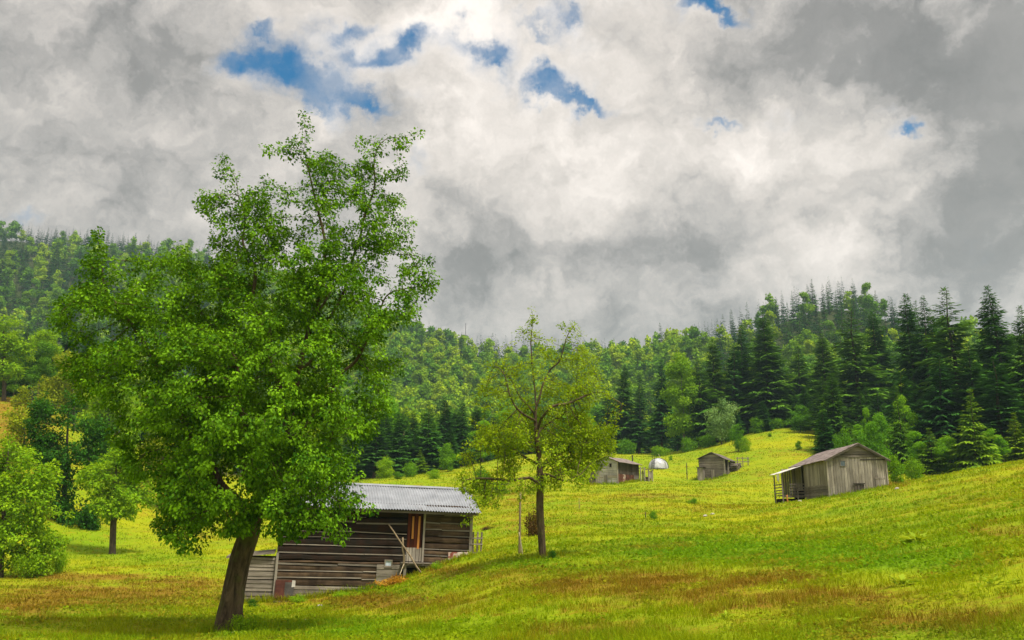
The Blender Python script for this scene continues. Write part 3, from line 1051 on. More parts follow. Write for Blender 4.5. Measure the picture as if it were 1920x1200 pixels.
    w.box(wx0 + .002, wx1 - .002, -.155, -.14, wz0 + .002, wz1 - .002)
    w.build('pane', M['glass'], win)
    # rusty hatch and grey sheet beside it, with a pale scrap of plastic
    h = MB()
    hx0, hx1, hx2 = X(516, 1100), X(534, 1100), X(551, 1100)
    hz0, hz1 = Z(530, 1121), Z(530, 1087)
    h.box(hx0, hx1, -.20, -.165, hz0, hz1, .5)
    hatch = h.build('hatch', M['rust'], root)
    tag(hatch, 'rust brown metal hatch')
    h = MB()
    h.box(hx1 + .003, hx2, -.19, -.165, hz0 + .05, hz1 - .10, .5)
    h.box(hx1 + .003, hx2 - .12, -.187, -.162, hz1 - .097, hz1, .5, 1)
    h.build('metal_sheet', [M['grey_metal'], M['rust']], hatch)
    h = MB()
    h.poly([(hx2 - .11, -.205, hz1 - .33), (hx2 + .06, -.20, hz1 - .30), (hx2 + .05, -.21, hz1 - .01), (hx2 - .10, -.20, hz1 - .005)])
    h.build('plastic_scrap', M['white_sheet'], hatch)
    # wooden step under the hatch
    h = MB()
    h.box(hx0 - .02, hx2 - .05, -.42, -.18, hz0 - .42, hz0 - .12, .6)
    h.box(hx0 + .02, hx0 + .14, -.40, -.20, hz0 - .7, hz0 - .42, .4)
    h.box(hx2 - .20, hx2 - .08, -.40, -.20, hz0 - .7, hz0 - .42, .4)
    h.build('step', M['grey_x'], root, bevel=.01)
    # platform along the right part, on posts
    pl = MB()
    px0, px1 = xm - .05, X(845, 1050)
    pl.box(px0, px1, -.55, -.14, zf - .10, zf, .6)
    pl.box(px0, xr, -.13, .3, zf - .22, zf + .04, .4)
    for s in range(7):
        xx = px0 + (px1 - px0) * s / 7
        pl.box(xx + .01, xx + (px1 - px0) / 7 - .02, -.62, -.15, zf + .003, zf + .035, tn(.4, .9))
    pf = pl.build('platform', M['grey_x'], root)
    for px, w in ((757, .13), (798, .17)):
        g = MB()
        xx = X(px, 1066)
        g.box(xx - w / 2, xx + w / 2, -.50, -.35, zf - 1.3, zf - .10, .55)
        g.build('platform_post', M['grey_z'], pf)
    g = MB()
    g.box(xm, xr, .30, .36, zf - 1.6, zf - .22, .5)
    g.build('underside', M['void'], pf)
    # little railing off the right end
    rl = MB()
    for k, (dx, y) in enumerate(((.18, -.1), (.62, -.1), (.62, .9))):
        rl.box(xr + dx - .04, xr + dx + .04, y - .04, y + .04, zf - .5, zf + 1.62, tn())
    for z in (.55, .98, 1.28):
        rl.box(xr + .02, xr + .68, -.165, -.141, zf + z, zf + z + .06, tn(.5, .9))
        rl.box(xr + .661, xr + .69, -.14, .95, zf + z, zf + z + .06, tn(.5, .9))
    rl.box(xr - .45, xr + .75, -.40, -.17, zf + .18, zf + .36, .7)
    rl.build('railing', M['grey_x'], root)
    # corrugated roof: front and rear slope, ridge cap
    hr = Z(790, 913) - 0.0
    yr = D / 2
    x0, x1 = -.6, xr + .42
    ye = -.75
    zr = f.hit(790, 913, 1, yr)[2]
    zl = f.hit(790, 957, 1, ye)[2]
    nx = int((x1 - x0) / .15 * 6)
    for sgn in (1, -1):
        V, F = [], []
        cols = nx + 1
        rows = 4
        for side in (0, 1):
            for r_ in range(rows):
                tt = r_ / (rows - 1)
                for k in range(cols):
                    xx = x0 + (x1 - x0) * k / nx
                    y = ye + (yr - ye) * tt
                    if sgn < 0:
                        y = D - y
                    z = zl + (zr - zl) * tt + .028 * math.sin(2 * math.pi * (xx - x0) / .14) - side * .012 + .015 * math.sin(xx * 1.3 + tt * 2)
                    V.append((xx, y, z))
        m = cols * rows
        for side in (0, 1):
            for r_ in range(rows - 1):
                for k in range(cols - 1):
                    a = side * m + r_ * cols + k
                    q = (a, a + 1, a + cols + 1, a + cols)
                    F.append(q if (side == 0) == (sgn > 0) else q[::-1])
        me = bpy.data.meshes.new('roof')
        me.from_pydata(V, [], F)
        for pfc in me.polygons:
            pfc.use_smooth = True
        link('roof', me, root, [M['zinc']])
    g = MB()
    g.hexa([(x0 - .02, yr - .22, zr - .05), (x1 + .02, yr - .22, zr - .05), (x1 + .02, yr, zr + .03), (x0 - .02, yr, zr + .03),
            (x0 - .02, yr - .22, zr - .03), (x1 + .02, yr - .22, zr - .03), (x1 + .02, yr, zr + .06), (x0 - .02, yr, zr + .06)])
    g.hexa([(x0 - .02, yr, zr + .03), (x1 + .02, yr, zr + .03), (x1 + .02, yr + .22, zr - .05), (x0 - .02, yr + .22, zr - .05),
            (x0 - .02, yr, zr + .06), (x1 + .02, yr, zr + .06), (x1 + .02, yr + .22, zr - .03), (x0 - .02, yr + .22, zr - .03)])
    g.build('ridge_cap', M['zinc'], root)
    # rafters, fascia and gable boards below the sheets
    g = MB()
    g.box(x0 + .1, x1 - .12, ye + .10, ye + .15, zl - .16, zl - .03, .3)
    slope = (zr - zl) / (yr - ye)
    for k in range(12):
        xx = x0 + .3 + (x1 - x0 - .6) * k / 11
        g.beam((xx, ye + .16, zl - .10), (xx, yr, zr - .12), .08, .10, .3)
        g.beam((xx, D - ye - .16, zl - .10), (xx, yr, zr - .12), .08, .10, .3)
    g.build('rafters', M['grey_x'], root)
    for xx in (.02, xr - .02):
        g = MB()
        g.poly([(xx, 0, ze), (xx, D, ze), (xx, yr, zr - .15)], .4)
        g.build('gable', M['grey_y'], root)
    # lean-to at the left end
    lx0 = X(428, 1090)
    lt = MB()
    zt0, zt1 = Z(455, 1044), Z(512, 1037)
    y0 = .08
    boards_x(lt, lx0, -.08, Z(480, 1120) - .15, zt0 - .02, y0, h=.20, lo=.35, hi=.95, sag=.03, lap=.03)
    boards_x(lt, lx0, X(485, 1125), Z(480, 1120) - .75, Z(480, 1120) - .16, y0, h=.2, lo=.3, hi=.8, sag=.03)
    boards_y(lt, y0, 3.0, Z(480, 1120) - .6, zt0 - .05, lx0, h=.22)
    boards_x(lt, lx0, -.08, Z(480, 1120) - .5, zt0 - .05, 3.0, sgn=1, h=.22)
    lo = lt.build('lean_to', M['grey_x'], root)
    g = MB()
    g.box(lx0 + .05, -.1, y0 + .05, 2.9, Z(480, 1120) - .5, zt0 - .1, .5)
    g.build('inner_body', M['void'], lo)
    g = MB()
    for k in range(3):
        o_ = .035 * k
        g.hexa([(lx0 - .2, y0 - .25 + .1 * k, zt0 - .08 + o_), (-.15, y0 - .25 + .1 * k, zt1 - .02 + o_), (-.15, 3.2, zt1 - .02 + o_), (lx0 - .2, 3.2, zt0 - .08 + o_),
                (lx0 - .2, y0 - .25 + .1 * k, zt0 - .055 + o_), (-.15, y0 - .25 + .1 * k, zt1 + .005 + o_), (-.15, 3.2, zt1 + .005 + o_), (lx0 - .2, 3.2, zt0 - .055 + o_)], tn(.4, .9))
    g.build('lean_to_roof', M['grey_x'], lo)
    # things leaning on or lying by the barn
    def pole(name, a, b, ya, yb, w, mat, label, cat='pole'):
        p, q = f.front(*a, ya), f.front(*b, yb)
        A, B = f.world((p[0], ya, p[1])), f.world((q[0], yb, q[1]))
        e = MB()
        n = 6
        A, B = Vector(A), Vector(B)
        mid = [A.lerp(B, k / n) + Vector((rng.normal() * .015, rng.normal() * .01, rng.normal() * .01)) - B for k in range(n + 1)]
        e.tube(mid, [w * (.75 + .25 * k / n) for k in range(n + 1)], 7, .6)
        o = e.build(name, M[mat], smooth=True)
        o.location = B
        tag(o, label, cat)
    pole('leaning_pole', (728, 982), (792, 1077), -.30, -1.25, .045, 'pole_wood', 'long wooden pole leaning across the barn front beside the door')
    pole('wooden_post', (755, 1008), (757, 1066), -.68, -.68, .06, 'pole_wood', 'upright rough post standing in front of the barn platform', 'post')
    pole('wooden_stick', (757, 1058), (748, 1082), -.7, -1.0, .025, 'pale_wood', 'short thin stick leaning against the upright post at the barn platform', 'stick')
    a, b = f.front(841, 1044, -.5), f.front(879, 1050, -.5)
    e = MB()
    w = b[0] - a[0]
    n = 10
    for k in range(n):
        xa, xb = w * k / n, w * (k + 1) / n
        y = .03 * math.sin(k * 2.1)
        y2 = .03 * math.sin((k + 1) * 2.1)
        e.hexa([(xa, y, -.3), (xb, y2, -.3), (xb, y2 + .02, -.3), (xa, y + .02, -.3), (xa, y + .12, .22), (xb, y2 + .12, .22), (xb, y2 + .14, .22), (xa, y + .14, .22)], tn())
    o = e.build('painted_sheet', M['rust_white'])
    o.location = f.world((a[0], -.5, a[1]))
    o.rotation_euler = (0, 0, R(14))
    tag(o, 'rust red and white painted metal sheet leaning on the log barn by its railing', 'metal sheet')
    KEEP_OUT.append((*f.world((xr / 2, 2.5, 0))[:2], 2.3))
    RANK.append((f.world((lx0, -.25, 0))[:2], f.world((xm, -.3, 0))[:2], .16, 2200))
    RANK.append((f.world((xm, -.7, 0))[:2], f.world((xr, -.7, 0))[:2], .2, 1200))
    return f, root


BARN, _ = build_barn()


def slab_roof(name, root, mat, p_eave0, p_eave1, p_ridge1, p_ridge0, th=.05, wave=0.0, pitch=.2, tone=.5, parent=None):
    """one roof slope as a thin sheet with ribs running down the slope"""
    a, b, c, d = (np.array(p, float) for p in (p_eave0, p_eave1, p_ridge1, p_ridge0))
    n = max(2, int(np.linalg.norm(b - a) / pitch) * (4 if wave else 1))
    up = np.cross(b - a, d - a)
    up /= np.linalg.norm(up)
    if up[2] < 0:
        up = -up
    V, F = [], []
    rows = 4
    for s in (0, 1):
        for r_ in range(rows):
            for k in range(n + 1):
                t, q = k / n, r_ / (rows - 1)
                p = (a * (1 - t) + b * t) * (1 - q) + (d * (1 - t) + c * t) * q
                p = p + up * ((wave * math.sin(2 * math.pi * k / 4) if wave else rng.uniform(-.012, .012)) - s * th + .02 * math.sin(t * 9 + q * 2))
                V.append(tuple(p))
    m = rows * (n + 1)
    for s in (0, 1):
        for r_ in range(rows - 1):
            for k in range(n):
                i = s * m + r_ * (n + 1) + k
                F.append((i, i + 1, i + n + 2, i + n + 1))
    ring = [r_ * (n + 1) for r_ in range(rows)]
    for r_ in range(rows - 1):
        for k in (0, n):
            i = r_ * (n + 1) + k
            F.append((i, i + n + 1, i + n + 1 + m, i + m))
    for r_ in (0, rows - 1):
        for k in range(n):
            i = r_ * (n + 1) + k
            F.append((i, i + 1, i + 1 + m, i + m))
    me = bpy.data.meshes.new(name)
    me.from_pydata(V, [], F)
    at = me.attributes.new('tone', 'FLOAT', 'FACE')
    at.data.foreach_set('value', np.full(len(F), tone, dtype=np.float32))
    return link(name, me, parent or root, [mat])


# ---- the grey plank shed on the right
def build_shed():
    f = Frame(1557, 938, 68.0, R(-4))
    root = f.root('plank_shed', 'large weathered grey plank shed with gable and porch below the dark spruces', 'shed')
    W = f.front(1664, 912)[0]
    ze = f.front(1557, 861)[1]
    xa = f.front(1606, 830)[0]
    za = f.front(1605, 833)[1]
    D = 11.0
    c = MB()
    core(c, .05, W - .05, .05, D - .05, -.6, ze, (xa, za - .06))
    c.build('inner_body', M['void'], root)
    # gable front: vertical planks below, horizontal boards in the gable
    zb = f.front(1600, 857.5)[1]
    g = MB()
    planks_x(g, 0, W, -.7, zb, 0, w=.19, lo=.25, hi=.95, uneven=.04)
    fw = g.build('front_wall', M['grey_z'], root)
    g = MB()
    k1 = (za - ze) / xa
    k2 = (za - ze) / (W - xa)
    lf = lambda z: max(0, (z - ze) / k1) + .02
    rf = lambda z: min(W, W - (z - ze) / k2) - .02
    boards_x(g, 0, W, zb + .01, za - .08, -.02, h=.21, left=lf, right=rf, lo=.2, hi=.95, lap=.035, sag=.025)
    g.build('gable', M['grey_x'], root)
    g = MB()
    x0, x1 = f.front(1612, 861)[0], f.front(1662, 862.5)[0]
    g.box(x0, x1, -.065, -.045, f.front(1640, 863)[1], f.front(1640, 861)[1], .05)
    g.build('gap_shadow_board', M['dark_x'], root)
    # left wall: planks above, logs below
    zm = f.side(1535, 910)[1]
    g = MB()
    planks_y(g, 0, 7.2, zm, ze - .02, 0, w=.2, lo=.25, hi=.8)
    planks_y(g, 7.9, D, zm - .3, ze - .02, 0, w=.2, lo=.25, hi=.8)
    g.build('side_wall', M['grey_z'], root)
    g = MB()
    boards_y(g, -.04, 7.2, -1.0, zm, -.02, h=.24, lo=.25, hi=.8, th=.05, lap=.03)
    g.build('side_log_wall', M['grey_y'], root)
    g = MB()
    planks_y(g, 0, D, -.6, ze - .02, W, w=.22, sgn=1)
    g.build('far_wall', M['grey_z'], root)
    g = MB()
    planks_x(g, 0, W, -.6, ze, D, sgn=1)
    g.build('back_wall', M['grey_z'], root)
    # small window, hatch at the foot, cross board at the right
    x0, x1 = f.front(1575.5, 869)[0], f.front(1584, 869)[0]
    z0, z1 = f.front(1580, 873.5)[1], f.front(1580, 864.5)[1]
    g = MB()
    for q in ((x0 - .04, x1 + .04, z1, z1 + .04), (x0 - .04, x1 + .04, z0 - .04, z0), (x0 - .04, x0, z0, z1), (x1, x1 + .04, z0, z1)):
        g.box(q[0], q[1], -.08, -.03, q[2], q[3], .6)
    w = g.build('window', M['grey_x'], root)
    g = MB()
    g.box(x0 + .002, x1 - .002, -.06, -.045, z0 + .002, z1 - .002)
    g.build('pane', M['dark_glass'], w)
    x0, x1 = f.front(1602, 915)[0], f.front(1620, 915)[0]
    z0, z1 = f.front(1610, 927)[1], f.front(1610, 908)[1]
    g = MB()
    planks_x(g, x0, x1, z0 - .2, z1, -.045, th=.03, w=.22, lo=.3, hi=.9)
    h = g.build('hatch', M['dark_z'], root)
    g = MB()
    g.box(x0 - .08, x1 + .06, -.13, -.08, z1, z1 + .09, .2)
    g.box(x0 + .25, x0 + .34, -.12, -.08, z0, z1 - .1, .7)
    g.box(x0 + .25, x1 - .1, -.11, -.078, z0 + .28, z0 + .36, .7)
    g.build('hatch_frame', M['dark_x'], h)
    x0, x1 = f.front(1640, 896)[0], f.front(1659, 897)[0]
    z0 = f.front(1650, 898)[1]
    g = MB()
    g.box(x0, x1, -.09, -.045, z0, z0 + .10, .6)
    planks_x(g, x0 + .02, x1 - .02, z0 - 1.0, z0 - .005, -.042, th=.03, w=.28, lo=.6, hi=.95)
    g.build('door', M['grey_z'], root)
    for (x, y) in ((-.05, -.06), (W + .05, -.06)):
        g = MB()
        g.box(x - .05, x + .05, y - .02, y + .08, -.6, ze - .02, .7)
        g.build('corner_post', M['grey_z'], root)
    # old metal roof
    ov, ox = .35, .30
    e0 = ze - ox * k1
    e2 = ze - ox * k2
    slab_roof('roof', root, M['old_roof'], (-ox, -ov, e0 + .06), (-ox, D + .4, e0 + .06), (xa, D + .4, za + .06), (xa, -ov, za + .06), th=.035, wave=.022, pitch=.25)
    slab_roof('roof', root, M['old_roof'], (W + ox, -ov, e2 + .06), (W + ox, D + .4, e2 + .06), (xa + .01, D + .4, za + .06), (xa + .01, -ov, za + .06), th=.035, wave=.022, pitch=.25)
    g = MB()
    g.beam((-ox, -ov + .06, e0 - .02), (xa, -ov + .06, za - .02), .05, .13, .25)
    g.beam((xa, -ov + .06, za - .02), (W + ox, -ov + .06, e2 - .02), .05, .13, .25)
    g.build('rafters', M['grey_x'], root)
    # porch off the left side, towards the back
    py0, py1, pw = 7.2, 10.2, 1.95
    fz = f.front(1500, 928, py0)[1]
    p = MB()
    for k in range(9):
        y = py0 + (py1 - py0) * k / 9
        p.box(-pw, -.06, y + .01, y + (py1 - py0) / 9 - .01, fz - .05, fz, tn())
    p.box(-pw, -.06, py0 + .02, py0 + .12, fz - .22, fz - .055, .4)
    pc = p.build('porch', M['grey_x'], root)
    zt = f.front(1468, 889, py0)[1]
    for (x, y, z1) in ((-pw + .06, py0 + .05, zt), (-pw + .06, py1 - .05, zt), (-.62, py0 + .05, fz + .9)):
        g = MB()
        g.box(x - .05, x + .05, y - .05, y + .05, fz - 1.5, z1, .5)
        g.build('porch_post', M['grey_z'], pc)
    g = MB()
    for z in (.12, .36, .60, .86):
        g.box(-pw * .66, -.02, py0 - .03, py0 - .005, fz + z, fz + z + .11, tn(.5, .95))
        g.box(-pw - .02, -pw + .01, py0, py1, fz + z, fz + z + .09, tn(.3, .8))
    g.build('porch_railing', M['grey_x'], pc)
    g = MB()
    planks_x(g, -pw + .75, -.02, fz, ze - .25, py1 + .02, w=.2, lo=.3, hi=.8)
    g.build('porch_wall', M['grey_z'], pc)
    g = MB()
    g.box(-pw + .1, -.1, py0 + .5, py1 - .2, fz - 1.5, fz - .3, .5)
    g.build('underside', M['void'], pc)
    rz_ = f.front(1503, 871, py0 - .2)[1]
    o = slab_roof('porch_roof', root, M['white_sheet'], (-pw - .25, py0 - .4, zt + .05), (-pw - .25, py1 + .3, zt + .05), (-.1, py1 + .3, ze - .1), (-.1, py0 - .4, ze - .1), th=.03, wave=.015, pitch=.3, parent=pc)
    tag(o, 'pale sheet roof over the porch')
    g = MB()
    g.poly([(-pw - .26, py0 - .41, zt + .05), (-pw - .25, py0 + .6, zt + .05), (-pw - .27, py0 + .5, zt - .5), (-pw - .26, py0 - .3, zt - .7)])
    g.build('hanging_sheet', M['white_sheet'], pc)
    g = MB()
    g.box(.0, .01, 7.25, 7.85, fz, ze - .3)
    g.build('doorway', M['void'], root)
    RANK.append((f.world((0, -.25, 0))[:2], f.world((W, -.25, 0))[:2], .18, 700))
    RANK.append((f.world((-.25, 0, 0))[:2], f.world((-.3, 7.2, 0))[:2], .2, 500))
    RANK.append((f.world((-2.2, 7, 0))[:2], f.world((-.1, 7, 0))[:2], .25, 300))
    return f


SHED = build_shed()


# ---- the small log cabin up the slope
def build_cabin():
    f = Frame(1312, 898, 127.0, R(-26))
    root = f.root('log_cabin', 'small old dark log cabin with open right side, alone in the upper meadow', 'cabin')
    W = f.front(1359, 897)[0]
    ze = f.front(1358, 860)[1]
    xa, za = f.front(1334, 849)
    zl = f.front(1312, 860)[1]
    D = 7.5
    g = MB()
    core(g, .05, W - .08, .05, D * .45, -.6, min(ze, zl), (xa, za - .1))
    g.build('inner_body', M['void'], root)
    k1, k2 = (za - zl) / xa, (za - ze) / (W - xa)
    g = MB()
    boards_x(g, .02, W - .05, -.5, za - .1, 0, h=.27, lo=.2, hi=.95, left=lambda z: max(.02, (z - zl) / k1), right=lambda z: min(W - .05, W - (z - ze) / k2), lap=.04, sag=.03)
    g.build('front_wall', M['grey_x'], root)
    g = MB()
    boards_y(g, 0, D, -.5, ze * .42, W, sgn=1, h=.26, lo=.1, hi=.5)
    boards_y(g, 0, D, -.5, zl, 0, h=.26)
    boards_x(g, 0, W, -.5, ze, D, sgn=1, h=.26)
    g.build('side_walls', M['dark_x'], root)
    for y in (.06, 2.6, 4.4, 5.6, 7.4):
        g = MB()
        g.box(W - .06, W + .12, y - .09, y + .09, -.5, ze, .75)
        g.build('post', M['grey_z'], root)
    g = MB()
    planks_x(g, f.front(1334, 890)[0], f.front(1340, 890)[0], -.3, f.front(1337, 881)[1], -.05, w=.2, lo=.6, hi=.95)
    g.build('door', M['grey_z'], root)
    a, b = f.front(1310.5, 885)[0], f.front(1321, 885)[0]
    zt = f.front(1316, 877)[1]
    g = MB()
    planks_x(g, a, b, -.6, zt, -.9, w=.22, lo=.5, hi=.95)
    planks_y(g, -.9, -.05, -.6, zt, a, w=.22, lo=.3, hi=.7)
    planks_y(g, -.9, -.05, -.6, zt, b, w=.22, lo=.3, hi=.7, sgn=1)
    bo = g.build('booth', M['grey_z'], root)
    g = MB()
    g.box(a - .15, b + .2, -1.1, -.05, zt + .01, zt + .07, .3)
    g.build('booth_roof', M['dark_x'], bo)
    ov = .35
    slab_roof('roof', root, M['slate_roof'], (-.3, -ov, zl - .3 * k1 + .08), (-.3, D + .2, zl - .3 * k1 + .08), (xa, D + .2, za + .08), (xa, -ov, za + .08), th=.06, pitch=.4)
    slab_roof('roof', root, M['slate_roof'], (W + .4, -ov, ze - .4 * k2 + .08), (W + .4, D + .2, ze - .4 * k2 + .08), (xa + .01, D + .2, za + .08), (xa + .01, -ov, za + .08), th=.06, pitch=.4)
    # firewood stacked along the open side
    for k in range(3):
        w = MB()
        base = Vector(f.world((W + .55, 4.2 + 1.35 * k, 0)))
        base.z = hz(base.x, base.y)
        for q in range(34):
            L = rng.uniform(.8, 1.1)
            y, z, x = rng.uniform(-.55, .55), .08 + rng.uniform(0, .9) * (1 - .15 * k), rng.uniform(-.1, .1)
            w.tube([(x - L / 2, y, z), (x + L / 2, y + rng.normal() * .1, z + rng.normal() * .06)], rng.uniform(.06, .10), 6, tn(.3, .9))
        o = w.build('firewood_pile', M['grey_x'])
        o.location = base
        o.rotation_euler = (0, 0, f.rz)
        tag(o, ('grey firewood stacked under the open side of the small cabin', 'middle firewood pile beside the open side of the small cabin',
                'firewood heap at the back end of the small cabin')[k], 'firewood')
    g = MB()
    base = Vector(f.world((W + 1.3, 7.2, 0)))
    base.z = hz(base.x, base.y)
    for x in (-.8, 0, .8):
        g.box(x - .05, x + .05, -.05, .05, -.3, 1.5, tn())
    for z in (.7, 1.25):
        g.box(-1.0, 1.0, -.08, -.052, z, z + .12, tn(.6, .95))
    o = g.build('rail_fence', M['grey_x'])
    o.location = base
    tag(o, 'short wooden rail fence at the back of the small cabin', 'fence')
    RANK.append((f.world((-.6, -.4, 0))[:2], f.world((W + .5, -.3, 0))[:2], .3, 350))
    return f


CABIN = build_cabin()


# ---- the far cabin with rusty sheets
def build_far():
    f = Frame(1117, 907, 116.0, R(-30))
    root = f.root('plank_cabin', 'pale grey board cabin with rusty red sheets low on its long dark side', 'cabin')
    W = f.front(1158, 903)[0]
    ze = f.front(1157, 865)[1]
    xa, za = f.front(1136, 857)
    zl = f.front(1113, 868)[1]
    D = 7.6
    g = MB()
    core(g, .05, W - .05, .05, D - .05, -.8, min(ze, zl), (xa, za - .1))
    g.build('inner_body', M['void'], root)
    k1, k2 = (za - zl) / xa, (za - ze) / (W - xa)
    g = MB()
    boards_x(g, .02, W - .02, -.8, za - .1, 0, h=.24, lo=.55, hi=.99, left=lambda z: max(.02, (z - zl) / k1), right=lambda z: min(W - .02, W - (z - ze) / k2), lap=.03)
    fw = g.build('front_wall', M['pale_x'], root)
    g = MB()
    planks_x(g, f.front(1117, 880)[0], f.front(1126, 880)[0], -.2, zl - .1, -.055, w=.22, lo=.6, hi=.99)
    g.build('plank_patch', M['grey_z'], root)
    for px, py in ((1128.5, 874), (1145, 872.5)):
        x, z = f.front(px, py)
        g = MB()
        for q in ((x - .17, x + .17, z + .22, z + .26), (x - .17, x + .17, z - .26, z - .22), (x - .17, x - .12, z - .22, z + .22), (x + .12, x + .17, z - .22, z + .22)):
            g.box(q[0], q[1], -.10, -.05, q[2], q[3], .5)
        w = g.build('window', M['grey_x'], root)
        g = MB()
        g.box(x - .118, x + .118, -.07, -.055, z - .218, z + .218)
        g.build('pane', M['void'], w)
    x0, x1 = f.front(1133, 897)[0], f.front(1139, 897)[0]
    g = MB()
    planks_x(g, x0, x1, -.4, f.front(1136, 890.5)[1], -.06, w=.2, lo=.25, hi=.5)
    g.build('door', M['grey_z'], root)
    g = MB()
    g.box(.0, x0 - .1, -.09, -.055, f.front(1125, 896.5)[1], f.front(1125, 894)[1], .98)
    g.build('pale_band', M['batten'], root)
    g = MB()
    g.box(x1 + .1, W, -.09, -.055, f.front(1148, 896)[1], f.front(1148, 891)[1], .95)
    g.build('pale_band', M['batten'], root)
    # long side: dark planks above, rusty sheets below
    zs = f.front(1157, 888)[1]
    g = MB()
    planks_y(g, 0, D, zs, ze - .02, W, sgn=1, w=.22, lo=.2, hi=.9)
    g.build('side_wall', M['dark_z'], root)
    y = 0.05
    while y < 5.6:
        w = rng.uniform(.5, .9)
        g = MB()
        t = rng.uniform(.02, .05)
        for q in range(5):
            g.box(W + .01, W + .03 + t * (q % 2), y + w * q / 5, y + w * (q + 1) / 5 - .004, -1.0, zs - rng.uniform(.0, .03), tn())
        g.build('rusty_sheet', M['rust_white'] if rng.uniform() < .28 else M['rust_red'], root)
        y += w + .01
    g = MB()
    boards_y(g, 5.7, D, -.8, zs, W, sgn=1, h=.3)
    boards_y(g, 0, D, -.8, zl, 0, h=.26)
    boards_x(g, 0, W, -.8, ze, D, sgn=1, h=.26)
    g.build('rear_walls', M['dark_x'], root)
    for (x, y) in ((W + .03, -.03), (W + .9, 6.0), (W + .9, 7.5)):
        g = MB()
        g.box(x - .07, x + .07, y - .07, y + .07, -.6, ze - (.0 if x < W + .5 else .45), .9)
        g.build('post', M['grey_z'], root)
    ov = .3
    slab_roof('roof', root, M['slate_roof'], (-.4, -ov, zl - .4 * k1 + .08), (-.4, D + .2, zl - .4 * k1 + .08), (xa, D + .2, za + .08), (xa, -ov, za + .08), th=.06, pitch=.4)
    slab_roof('roof', root, M['old_roof'], (W + .55, -ov, ze - .55 * k2 + .08), (W + .55, D + .2, ze - .55 * k2 + .08), (xa + .01, D + .2, za + .08), (xa + .01, -ov, za + .08), th=.05, wave=.02, pitch=.3)
    # lean-to with firewood at the back
    g = MB()
    lz = ze - .55
    g.hexa([(W - .2, D + .25, lz - .05), (W + 1.4, D + .25, lz - .25), (W + 1.4, D + 1.9, lz - .25), (W - .2, D + 1.9, lz - .05),
            (W - .2, D + .25, lz + .03), (W + 1.4, D + .25, lz - .17), (W + 1.4, D + 1.9, lz - .17), (W - .2, D + 1.9, lz + .03)], .5)
    lt = g.build('lean_to', M['slate_roof'], root)
    for (x, y) in ((W + 1.3, D + .4), (W + 1.3, D + 1.8), (W - .1, D + 1.8)):
        g = MB()
        g.box(x - .08, x + .08, y - .08, y + .08, -.6, lz - .24, .8)
        g.build('post', M['grey_z'], lt)
    g = MB()
    boards_y(g, D + .4, D + 1.8, .9, lz - .4, W + 1.2, sgn=1, h=.25, lo=.5, hi=.99)
    g.build('lean_to_boards', M['grey_y'], lt)
    w = MB()
    for q in range(90):
        yy, zz = rng.uniform(D + .5, D + 1.7), rng.uniform(.0, 1.1)
        w.tube([(W + .5, yy, zz), (W + 1.12 + rng.uniform(-.05, .05), yy + rng.normal() * .03, zz)], rng.uniform(.06, .1), 6, tn(.2, .95))
    o = w.build('firewood_pile', M['pole_wood'])
    o.location = f.o
    o.rotation_euler = (0, 0, f.rz)
    tag(o, 'brown firewood stacked under the lean-to at the back of the pale board cabin', 'firewood')
    # annex of boards at the left
    ax = f.front(1104, 895, .4)[0]
    at_ = f.front(1110, 882, .4)[1]
    g = MB()
    boards_x(g, ax, -.03, -.2, at_, .4, h=.3, lo=.5, hi=.99, sag=.03)
    boards_y(g, .4, 4.0, -.4, at_, ax, h=.3)
    an = g.build('annex', M['grey_x'], root)
    x0, x1 = f.front(1111, 895, .36)[0], f.front(1116, 895, .36)[0]
    g = MB()
    g.box(x0, x1, .31, .335, f.front(1112, 899)[1], f.front(1112, 892)[1])
    g.build('opening', M['void'], an)
    # stove pipe and antenna
    y, z = f.side(1186, 865, W * .75)
    g = MB()
    zz = za - (W * .75 - xa) * k2
    g.tube([(W * .75, y, zz - .1), (W * .75, y, zz + .85)], .09, 8)
    g.tube([(W * .75, y, zz + .85), (W * .75, y, zz + .95)], .13, 8)
    g.build('stove_pipe', M['iron'], root)
    g = MB()
    g.tube([(xa + .2, 1.5, za), (xa + .2, 1.5, za + .9)], .03, 5)
    g.tube([(xa - .1, 1.5, za + .75), (xa + .5, 1.5, za + .75)], .02, 5)
    g.build('antenna', M['iron'], root)
    RANK.append((f.world((-1, -.3, 0))[:2], f.world((W + .2, -.3, 0))[:2], .3, 350))
    RANK.append((f.world((W + .4, 0, 0))[:2], f.world((W + .5, 7, 0))[:2], .3, 350))
    return f


FAR = build_far()


